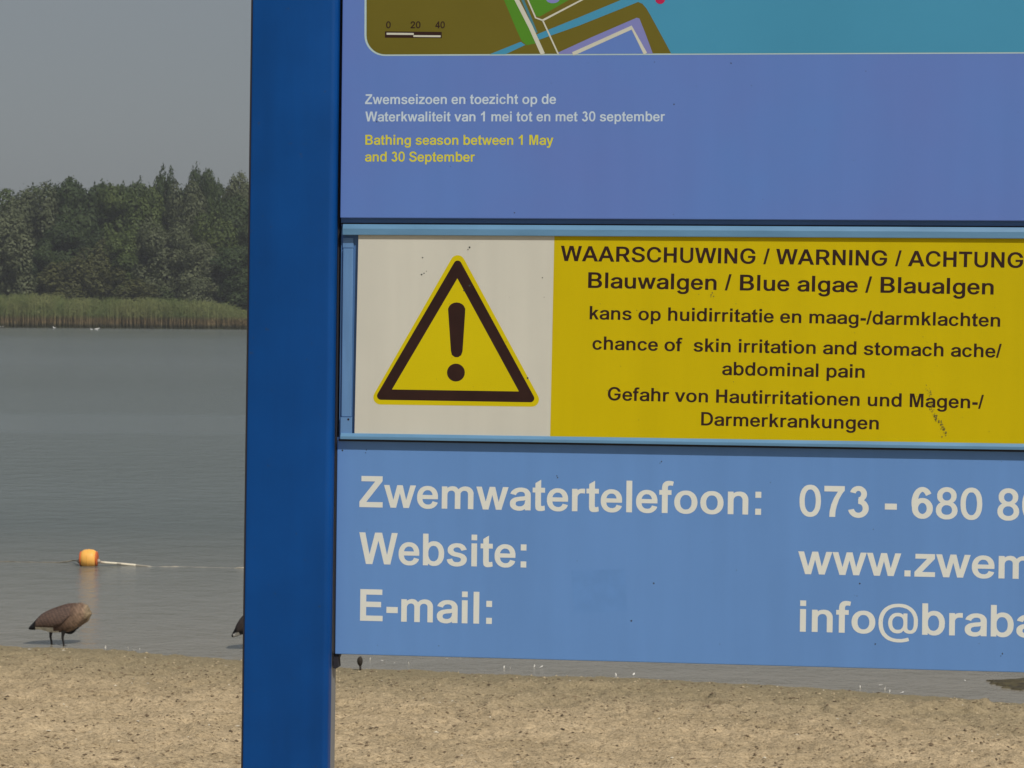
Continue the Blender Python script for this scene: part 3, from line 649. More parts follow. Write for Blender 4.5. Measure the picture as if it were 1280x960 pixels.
def wing_vf(side):
    V, F = [], []; nu, nv = 18, 8
    for i in range(nu + 1):
        u = i / nu; px = 43.5 + 45 * u
        top = np.interp(px, [p[0] for p in GP], [p[1] for p in GP]) ; bot = np.interp(px, [p[0] for p in GP], [p[2] for p in GP])
        lo = np.interp(u, [0, .15, .45, .75, 1], [.62, .74, .74, .66, .40])
        for j in range(nv + 1):
            v_ = .06 + (lo - .06) * j / nv; py = top + (bot - top) * v_
            x, z = gpt(px, py); h = (bot - top) / 117 / 2; zc_ = (808 - (top + bot) / 2) / 117
            wf = np.interp(px, [34, 42, 56, 80, 100, 111], [1.9, 1.15, .86, .80, .80, .9])
            s = max(0, 1 - ((z - zc_) / h) ** 2) ** .5
            bulge = .007 + .010 * math.sin(PI * j / nv) * math.sin(PI * min(1, u * 1.1)) 
            V.append(Vector((x, side * (h * wf * s + bulge), z + .002)))
    for i in range(nu):
        for j in range(nv):
            a = i * (nv + 1) + j; F.append((a, a + 1, a + nv + 2, a + nv + 1) if side < 0 else (a, a + nv + 1, a + nv + 2, a + 1))
    return V, F
def make_goose(label):
    r = empty('goose', Matrix.Identity(4), label, 'goose', 'geese at the water edge')
    o = bpy.data.objects.new('body', me_g); COL.objects.link(o); o.parent = r
    for s in (-1, 1):
        v, f = wing_vf(s); w_ = mesh_obj('wing', v, f, M['wing'], r, smooth=True)
        md = w_.modifiers.new('t', 'SOLIDIFY'); md.thickness = .006; md.offset = 0
    for (px, lat, fwd) in ((79, -.055, 0), (62, .055, -.01)):
        x, _ = gpt(px, 800)
        v, f = tube([Vector((x + .004, lat, .175)), Vector((x - .004, lat, .135)), Vector((x - .008, lat, .095)), Vector((x + .002, lat, .05)), Vector((x + .006, lat, .008))], [.026, .017, .013, .0105, .011], 10)
        foot = ([Vector((x - .012, lat, .004)), Vector((x + .062, lat - .034, .002)), Vector((x + .075, lat - .004, .002)), Vector((x + .062, lat + .032, .002)), Vector((x - .002, lat, .022)), Vector((x + .045, lat - .020, .010)), Vector((x + .052, lat, .012)), Vector((x + .045, lat + .018, .010))],
                [(0, 1, 5, 4), (1, 2, 6, 5), (2, 3, 7, 6), (3, 0, 4, 7), (4, 5, 6), (4, 6, 7), (0, 3, 2, 1)])
        vv, ff = merge((v, f), foot); mesh_obj('leg', vv, ff, M['goose_leg'], r, smooth=False)
    return r
goose = make_goose('brown goose bending its neck down to preen at the waterline in open view')
p = ray_ground(71, 808); goose.location = (p.x, p.y, float(ground(p.x, p.y)) - .003); goose.rotation_euler = (0, 0, .05)
goose2 = copy_tree(goose)
for ch in goose2.children:
    if ch.name.split('.')[0] == 'body': ch.data = me_g2
    if ch.name.split('.')[0] == 'wing': ch.data = ch.data.copy(); ch.data.materials[0] = varied('shaded_wing', (.035, .024, .022), .75, .35, 26)  # wing colour darkened as if in shade
    if ch.name.split('.')[0] in ('body', 'wing'): ch.matrix_basis = Matrix.Translation((0, 0, .27)) @ Matrix.Rotation(math.radians(-17), 4, 'Y') @ Matrix.Translation((0, 0, -.27))
goose2['label'] = 'second goose, only its dark tail showing left of the blue post'
p2 = Vector((to_world(319, 812, 25.6).x, 25.6, 0)); goose2.location = (p2.x, p2.y, float(ground(p2.x, p2.y)) + .075); goose2.rotation_euler = (0, 0, -.04)

# ------------------------------------------------------------------ things at the waterline
M['feather'] = varied('white_feather', (.75, .73, .68), .7, .1, 30)
fr = random.Random(11)
fv = [Vector(q) for q in ((-.03, 0, 0), (-.012, .009, .006), (.012, .011, .010), (.032, .004, .016), (.012, -.010, .012), (-.012, -.008, .006), (0, 0, .014), (-.055, 0, .004))]
ff = [(0, 1, 6), (1, 2, 6), (2, 3, 6), (3, 4, 6), (4, 5, 6), (5, 0, 6), (7, 1, 0), (7, 0, 5)]
fe0 = None
for (px, py) in ((37, 813), (132, 811), (160, 812), (168, 814), (175, 814), (463, 829), (478, 831), (493, 833), (511, 833), (559, 830), (576, 829), (630, 838), (638, 839), (668, 838), (677, 839), (770, 846), (792, 846), (932, 853), (1075, 861), (1083, 860), (1100, 861), (1107, 864), (1112, 866), (1128, 868), (1206, 860)):
    p = ray_ground(px, py); z = max(float(ground(p.x, p.y)), 0.0)
    if fe0 is None: fe0 = o = mesh_obj('feather', fv, ff, M['feather'])
    else: o = fe0.copy(); COL.objects.link(o)
    o.location = (p.x, p.y, z + .008); s = fr.uniform(.45, .9); o.scale = (s, s, s)
    up_ = -fr.uniform(.9, 1.4) if fr.random() < .35 else fr.uniform(-.2, .2)
    o.rotation_euler = (fr.uniform(-.4, .4), up_, fr.uniform(0, 6.28))
    tag(o, 'small white feather lying at the near waterline', 'feather', 'white feathers along the near waterline')

p = ray_ground(450, 838); gz = float(ground(p.x, p.y))
M['stalk'] = varied('dark_stalk', (.022, .016, .010), .8, .3, 30)
r = empty('seed_stalk', Matrix.Translation((p.x, p.y, gz)), 'short dark stalk with an oval head standing at the waterline right of the post', 'plant')
v, f = tube([(0, 0, -.02), (.004, 0, .02), (.002, 0, .05)], [.012, .010, .012], 8); mesh_obj('stem', v, f, M['stalk'], r, smooth=True)
v, f = tube([(.002, 0, .045), (0, 0, .06), (-.002, 0, .085), (-.001, 0, .11), (.003, 0, .13), (.005, 0, .142)], [.010, .022, .029, .028, .018, .004], 10); mesh_obj('seed_head', v, f, M['stalk'], r, smooth=True)

# flat brown mat painted as a dark reflection at the right, under the board
M['reflection_brown'] = varied('brown_reflection', (.048, .034, .016), .6, .4, 14, c2=(.075, .062, .026), bump=.6, bscale=40)
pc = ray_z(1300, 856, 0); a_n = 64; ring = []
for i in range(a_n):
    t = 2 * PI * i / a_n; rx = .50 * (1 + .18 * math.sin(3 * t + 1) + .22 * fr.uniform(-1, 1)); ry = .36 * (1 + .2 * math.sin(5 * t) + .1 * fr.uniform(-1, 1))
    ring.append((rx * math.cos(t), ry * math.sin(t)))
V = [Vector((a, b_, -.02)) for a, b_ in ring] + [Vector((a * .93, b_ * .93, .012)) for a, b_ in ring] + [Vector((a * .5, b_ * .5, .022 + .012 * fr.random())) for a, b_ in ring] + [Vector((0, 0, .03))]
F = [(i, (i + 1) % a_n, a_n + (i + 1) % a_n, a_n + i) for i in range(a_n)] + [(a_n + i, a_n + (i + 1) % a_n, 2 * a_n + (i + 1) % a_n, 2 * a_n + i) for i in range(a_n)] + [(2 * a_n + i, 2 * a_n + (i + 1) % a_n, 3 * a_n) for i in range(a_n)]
mesh_obj('reflection_mat', V, F, M['reflection_brown'], label='flat dark brown mat standing in for a reflection in the shallows under the right part of the board', cat='water_reflection', loc=(pc.x, pc.y, 0))

# ------------------------------------------------------------------ bits lying on the sand (nobody could count them)
def scatter(name, count, mat, label, size, seed, yr=(12.5, 25.6), flat=.5, elong=1.6, zb=0):
    g = np.random.default_rng(seed)
    y = g.uniform(*yr, count); x = g.uniform(-1, 1, count) * (y * .235 + .6)
    keep = (shore_y(x) - y > zb) & (vnoise(x * 1.1, y * .8, seed) + .75 * g.random(count) > .12); x, y = x[keep], y[keep]; k = len(x)
    z = ground(x, y); s = size * (.35 + g.random(k) ** 2.5 * 1.6)
    base = np.array([(1, 0, 0), (.3, .9, 0), (-.8, .5, 0), (-.7, -.6, 0), (.4, -.8, 0), (.1, .05, 1), (0, 0, -.6)], float)
    a = g.random(k) * 2 * PI; el = 1 + g.random(k) * (elong - 1)
    P_ = np.tile(base, (k, 1, 1)) * (1 + .25 * g.normal(size=(k, 7, 3)))
    P_[:, :, 0] *= (s * el)[:, None]; P_[:, :, 1] *= s[:, None]; P_[:, :, 2] *= (s * flat * (.6 + g.random(k)))[:, None]
    ca_, sa_ = np.cos(a)[:, None], np.sin(a)[:, None]
    X_ = P_[:, :, 0] * ca_ - P_[:, :, 1] * sa_; Y_ = P_[:, :, 0] * sa_ + P_[:, :, 1] * ca_
    V = np.stack([X_ + x[:, None], Y_ + y[:, None], P_[:, :, 2] + z[:, None] + (s * .15)[:, None]], -1).reshape(-1, 3)
    tri = np.array([(0, 1, 5), (1, 2, 5), (2, 3, 5), (3, 4, 5), (4, 0, 5), (1, 0, 6), (2, 1, 6), (3, 2, 6), (4, 3, 6), (0, 4, 6)])
    Q = (tri[None] + np.arange(k)[:, None, None] * 7).reshape(-1, 3)
    np_mesh(name, V, Q, mat, kind='stuff', label=label)
M['bit_dark'] = varied('dark_debris', (.07, .048, .025), .9, .5, 3, c2=(.17, .12, .07))
M['bit_sand'] = varied('sand_clod', (.43, .345, .22), .95, .2, 8)
M['bit_pale'] = varied('pale_shell', (.62, .56, .44), .8, .15, 8)
scatter('beach_debris', 16000, M['bit_dark'], 'dark crumbs of bark and droppings scattered over the sand', .0078, 31, elong=2.4)
scatter('sand_clods', 11000, M['bit_sand'], 'small clods and pebbles of sand colour over the beach', .008, 32, elong=1.5, flat=.7)
scatter('shell_grit', 500, M['bit_pale'], 'pale shell grit and feather bits scattered over the sand', .008, 33, elong=2.2)

# ------------------------------------------------------------------ the sign
rc = Vector((24580, 319, -3000)).normalized()
vx = -(rc.y + rc.z * .010) / rc.x
vc = Vector((vx, 1, .010)).normalized()
vc = (vc - rc * vc.dot(rc)).normalized()
def c2w(v): return RT * v.x - UP * v.y + FW * v.z
SX = c2w(rc).normalized(); SZ = (-c2w(vc)).normalized(); SY = SZ.cross(SX).normalized()
O0 = CAM + FW * 4.0
def loc(px, py, front=0.0):
    """pixel of the photograph -> point of the sign's own frame (x right, y away, z up), on the plane lying `front` before the contact panel"""
    d = RT * (px - 640) - UP * (py - 480) + FW * FPX
    k = ((O0 - CAM).dot(SY) - front) / d.dot(SY)
    q = CAM + d * k - O0
    return Vector((q.dot(SX), -front, q.dot(SZ)))
pl0 = loc(311, 480, .028); pl1 = loc(416.5, 480, .028)                      # the two edges of the left post
post_x0, post_x1 = pl0.x, pl1.x; post_c = (post_x0 + post_x1) / 2
wbase = O0 + SX * post_c
gz0 = float(ground(wbase.x, wbase.y)); base_l = Vector((post_c, 0, (gz0 - wbase.z) / SZ.z))
Mx = Matrix(((SX.x, SY.x, SZ.x, 0), (SX.y, SY.y, SZ.y, 0), (SX.z, SY.z, SZ.z, 0), (0, 0, 0, 1)))
org = O0 + SX * base_l.x + SY * base_l.y + SZ * base_l.z
Mx.translation = org
sign = empty('information_board', Mx, 'blue bathing-water information board on posts with map, yellow algae warning and contact lines', 'sign')
def sm(name, V, F, mat, parent=sign, label=None, smooth=False, kind=None):
    return mesh_obj(name, [v - base_l for v in V], F, mat, parent, label=label, smooth=smooth, kind=kind)
def bevel(o, w, seg=3):
    md = o.modifiers.new('bevel', 'BEVEL'); md.width = w; md.segments = seg; md.limit_method = 'ANGLE'; md.harden_normals = False
    return o
def slab(name, pts, front, thick, mat, parent=sign, label=None, bev=.0012):
    """a plate whose front outline is given in photograph pixels"""
    A = [loc(x, y, front) for x, y in pts]; n_ = len(A); B = [a + Vector((0, thick, 0)) for a in A]
    o = sm(name, A + B, [tuple(range(n_))[::-1], tuple(range(n_, 2 * n_))] + [(i, (i + 1) % n_, n_ + (i + 1) % n_, n_ + i) for i in range(n_)], mat, parent, label)
    bm = bmesh.new(); bm.from_mesh(o.data); bmesh.ops.recalc_face_normals(bm, faces=bm.faces); bm.to_mesh(o.data); bm.free()
    if bev: bevel(o, bev, 2)
    return o
def rslab(name, x0, x1, z0, z1, front, thick, mat, parent=sign, label=None, bev=.0012):
    o = sm(name, *boxvf(x0, x1, -front, -front + thick, z0, z1), mat, parent, label)
    if bev: bevel(o, bev, 2)
    return o
def flat(name, loops, front, mat, parent, label=None, px=True):
    """flat print: one or more outlines (first may have holes) laid a hair before its panel"""
    L = [[loc(x, y, front) for x, y in lp] for lp in loops] if px else [[Vector((x, -front, z)) for x, z in lp] for lp in loops]
    V = [v for lp in L for v in lp]
    tris = tessellate_polygon([[Vector((v.x, v.z, 0)) for v in lp] for lp in L])
    F = []
    for t in tris:
        a, b_, c_ = (V[i] for i in t)
        F.append(tuple(t) if (b_ - a).cross(c_ - a).y < 0 else tuple(t)[::-1])
    return sm(name, V, F, mat, parent, label)

XR = loc(1750, 480).x                                     # where the panels end, out of the picture at right
XL = loc(425.5, 15, .012).x
ZTOP = loc(640, -560).z; ZBOT = loc(640, 823.5).z
zl = lambda py, fr=0.0, px=860: loc(px, py, fr).z
xl = lambda px, fr=0.0, py=480: loc(px, py, fr).x
ZG = base_l.z - .35
# posts: painted front cover over a bare aluminium core
def post(x0, x1, lab, lean=0.0):
    zt = ZTOP + .05
    def cor(cx, cy, r_, a0, a1, k=7): return [(cx + r_ * math.cos(math.radians(a0 + (a1 - a0) * i / k)), cy + r_ * math.sin(math.radians(a0 + (a1 - a0) * i / k))) for i in range(k + 1)]
    pr = [(x0, 0)] + cor(x0 + .003, -.025, .003, 180, 270, 3) + cor(x1 - .011, -.017, .011, 270, 360) + [(x1, 0)]
    k = len(pr); V = [Vector((x, y, z)) for z in (ZG, zt) for x, y in pr]
    F = [tuple(range(k))[::-1], tuple(range(k, 2 * k))] + [(i, (i + 1) % k, k + (i + 1) % k, k + i) for i in range(k)]
    o = sm('post', V, F, M['post'], sign, lab)
    for p_ in o.data.polygons: p_.use_smooth = abs(p_.normal.z) < .5
    md = o.modifiers.new('split', 'EDGE_SPLIT'); md.split_angle = math.radians(30)
    sm('edge_shade_strip', *boxvf(x0 - .0016, x0 + .0009, -.0284, .010, ZG, zt - .001), M['fittings_and_shade'], o, 'thin black strip painted as the shaded edge along the left side of the post')  # black strip added to draw the shaded left edge
    core = sm('post_core', *boxvf(x0 + .002, x1 - .0006, .0002, .0420, ZG, zt - .004), M['alu'], o, 'bare grey aluminium side of the post'); bevel(core, .002, 2)
    if lean:
        pv_ = Vector((x0, 0, loc(312, 15, .028).z)) - base_l
        o.matrix_basis = Matrix.Translation(pv_) @ Matrix.Rotation(lean, 4, 'Y') @ Matrix.Translation(-pv_)
    cap = sm('post_cap', *boxvf(x0 - .002, x1 + .002, -.031, .044, zt, zt + .008), M['post'], o); bevel(cap, .003, 2)
post(post_x0 - .0012, post_x1, 'wide dark blue post at the left of the board', .0027)
post(XR + .012, XR + .012 + (post_x1 - post_x0), 'dark blue post at the far right end of the board')
# backing sheet behind everything
xb0 = post_x1 + .001
rslab('backing_plate', xb0, XR, ZBOT + .02, ZTOP - .02, -.014, .004, M['lip'])
# upper panel with the map
zu = zl(274.3, .012)
up_panel = rslab('upper_panel', xl(426.6, .012, 140), XR, zu, ZTOP, .012, .010, M['upper'], label='blue upper panel with the map and season dates')
rslab('recess_strip', xl(426.5, 0, 280), XR, zl(284.5, 0), zu + .01, .001, .012, M['lip'], label='dark blue recessed strip above the pale rail', bev=0)
rslab('groove_and_shade', xl(426.5, 0, 280), XR, zl(282.1, .012) + .0001, zl(282.1, .012) + .0026, .0022, .006, M['fittings_and_shade'], label='dark grooved gap above the upper rail', bev=0)
rslab('groove_and_shade', xl(426.5, 0, 280), XR, zl(555.9, .0122) - .0034, zl(555.9, .0122) - .0001, .0022, .0015, M['fittings_and_shade'], label='dark strip painted as shade below the lower rail', bev=0)  # black strip added to deepen the shadow under the lower rail
# rails with a sloped upper lip
def rail(zt, zb, lab, lipf=.42, front=.0122):
    h = zt - zb; prof = [(-.0, zb), (-front, zb), (-front, zt - h * lipf), (-front * .72, zt), (0, zt)]
    x0, x1 = xl(428, front, 290), XR
    V = [Vector((x, y, z)) for x in (x0, x1) for y, z in prof]; k = len(prof)
    F = [tuple(range(k)), tuple(range(k, 2 * k))[::-1]] + [(i, i + k, (i + 1) % k + k, (i + 1) % k) for i in range(k)]
    o = sm('rail', V, F, M['rail'], sign, lab); bevel(o, .0006, 2); return o
rail(zl(282.1, .012), zl(295.9, .012), 'pale blue rail above the warning sheet')
rail(zl(548.2, .012), zl(555.9, .012), 'pale blue rail below the warning sheet', .5)
# slot behind the warning sheet
rslab('slot_back', xl(425.4, 0, 420), XR, zl(553, 0), zl(290, 0), .0005, .010, M['lip'], bev=0)
def pxrect(x0, y0, x1, y1, sx=-.0105): return [(x0 + sx * (y0 - 420), y0), (x1 + sx * (y0 - 420), y0 + .007 * (x1 - x0)), (x1 + sx * (y1 - 420), y1 + .01 * (x1 - x0)), (x0 + sx * (y1 - 420), y1)]
slab('side_frame', pxrect(427.6, 310.5, 440.2, 521), .0045, .004, M['frame'], label='pale blue upright at the left of the warning sheet', bev=.001)
slab('corner_piece', pxrect(427.2, 297, 440.6, 309.8), .003, .0025, M['frame'], label='upper corner piece of the warning frame', bev=.0006)
cp = slab('corner_piece', pxrect(426.6, 521.6, 440.9, 545), .0065, .006, M['frame'], label='lower corner piece with a small screw', bev=.0006)
def disc(name, px, py, r_px, front, mat, parent, n_=12, label=None, rx=1):
    return flat(name, [[(px + rx * r_px * math.cos(2 * PI * i / n_), py + r_px * math.sin(2 * PI * i / n_)) for i in range(n_)]], front, mat, parent, label)
disc('screw', 435.4, 524.2, 1.3, .0068, M['ink'], cp)
# warning sheet, hung slightly askew in its rails
FWS = .0072
sheet = slab('warning_sheet', [(448.0, 288), (1302, 294), (1298.5, 561), (442.8, 549)], FWS, .0035, M['white'], label='white and yellow blue-algae warning sheet', bev=.0005)
flat('yellow_field', [[(693.0, 291.0), (1301.5, 296), (1298.2, 560), (687.6, 552)]], FWS + .0001, M['yellow'], sheet, 'yellow half of the warning sheet')
def rounded(pts, r, k=7):
    out = []; n_ = len(pts)
    for i in range(n_):
        p = Vector(pts[i]); a = (Vector(pts[i - 1]) - p).normalized(); b_ = (Vector(pts[(i + 1) % n_]) - p).normalized()
        ang = math.acos(max(-1, min(1, a.dot(b_)))) / 2; d = r / math.tan(ang); c = p + (a + b_).normalized() * (r / math.sin(ang))
        p0, p1 = p + a * d, p + b_ * d; a0 = math.atan2(p0.y - c.y, p0.x - c.x); a1 = math.atan2(p1.y - c.y, p1.x - c.x)
        da = (a1 - a0 + PI) % (2 * PI) - PI
        out += [(c.x + r * math.cos(a0 + da * j / k), c.y + r * math.sin(a0 + da * j / k)) for j in range(k + 1)]
    return out
flat('triangle_edge', [rounded([(572.3, 309.5), (460.2, 505.4), (680.0, 508.6)], 9)], FWS + .0001, M['yellow2'], sheet, 'yellow outer edge of the warning triangle')
flat('triangle_border', [rounded([(572.2, 320.5), (467.6, 499.6), (671.4, 503.0)], 5)], FWS + .00018, M['ink'], sheet, 'dark border of the warning triangle')
flat('triangle_field', [[(571.7, 348), (490.0, 486.8), (648.6, 489.3)]], FWS + .00026, M['yellow2'], sheet, 'yellow inside of the warning triangle')
bar = [(560.4, 392), (560.0, 386)] + [(570.8 + 10.8 * math.cos(t), 387.5 - 9.5 * math.sin(t)) for t in np.linspace(PI * .92, PI * .08, 9)] + [(581.6, 386), (581.4, 392)] + [(578.2, 439), (576.5, 444), (572.5, 446.6), (568.5, 446.4), (564.8, 443.6), (563.6, 438.5)]
flat('exclamation_bar', [bar], FWS + .00034, M['ink'], sheet, 'bar of the exclamation mark')
disc('exclamation_dot', 569.9, 465.7, 11.2, FWS + .00034, M['ink'], sheet, 28, 'dot of the exclamation mark')

GLY = None  # filled below
def text_line(s, fit, p0, p1, cap_px, front, mat, parent, tilt=0.0, label=None):
    """s is laid so that the ink of `fit` runs from pixel p0 to p1 along the baseline"""
    def ink(t):
        x = 0; lo = None; hi = 0
        for ch in t:
            g = GLY[ch]
            if len(g) > 1:
                xs = [v for c_ in g[1:] for v in c_[0::2]]
                if lo is None: lo = x + min(xs)
                hi = x + max(xs)
            x += g[0]
        return lo, hi
    lo, hi = ink(fit); A, B = loc(*p0, front), loc(*p1, front)
    Lm = (B - A).length; sx = Lm / (hi - lo); mid = (A + B) / 2
    ppm = (p1[0] - p0[0]) / Lm; sy = cap_px / ppm / 716.0
    ex = Vector((math.cos(tilt), 0, -math.sin(tilt))); ez = Vector((math.sin(tilt), 0, math.cos(tilt)))
    org_ = mid - ex * (Lm / 2) - ex * (lo * sx)
    V, F = [], []; x = 0
    for ch in s:
        g = GLY[ch]
        if len(g) > 1:
            L = [[org_ + ex * ((x + c_[i]) * sx) + ez * (c_[i + 1] * sy) for i in range(0, len(c_), 2)] for c_ in g[1:]]
            fl = [v for lp in L for v in lp]
            for t in tessellate_polygon([[Vector((v.x, v.z, 0)) for v in lp] for lp in L]):
                a, b_, c2 = (fl[i] for i in t)
                t = tuple(t) if (b_ - a).cross(c2 - a).y < 0 else tuple(t)[::-1]
                F.append(tuple(i + len(V) for i in t))
            V += fl
        x += g[0]
    return sm('lettering', V, F, mat, parent, label or ('line of lettering reading ' + s))
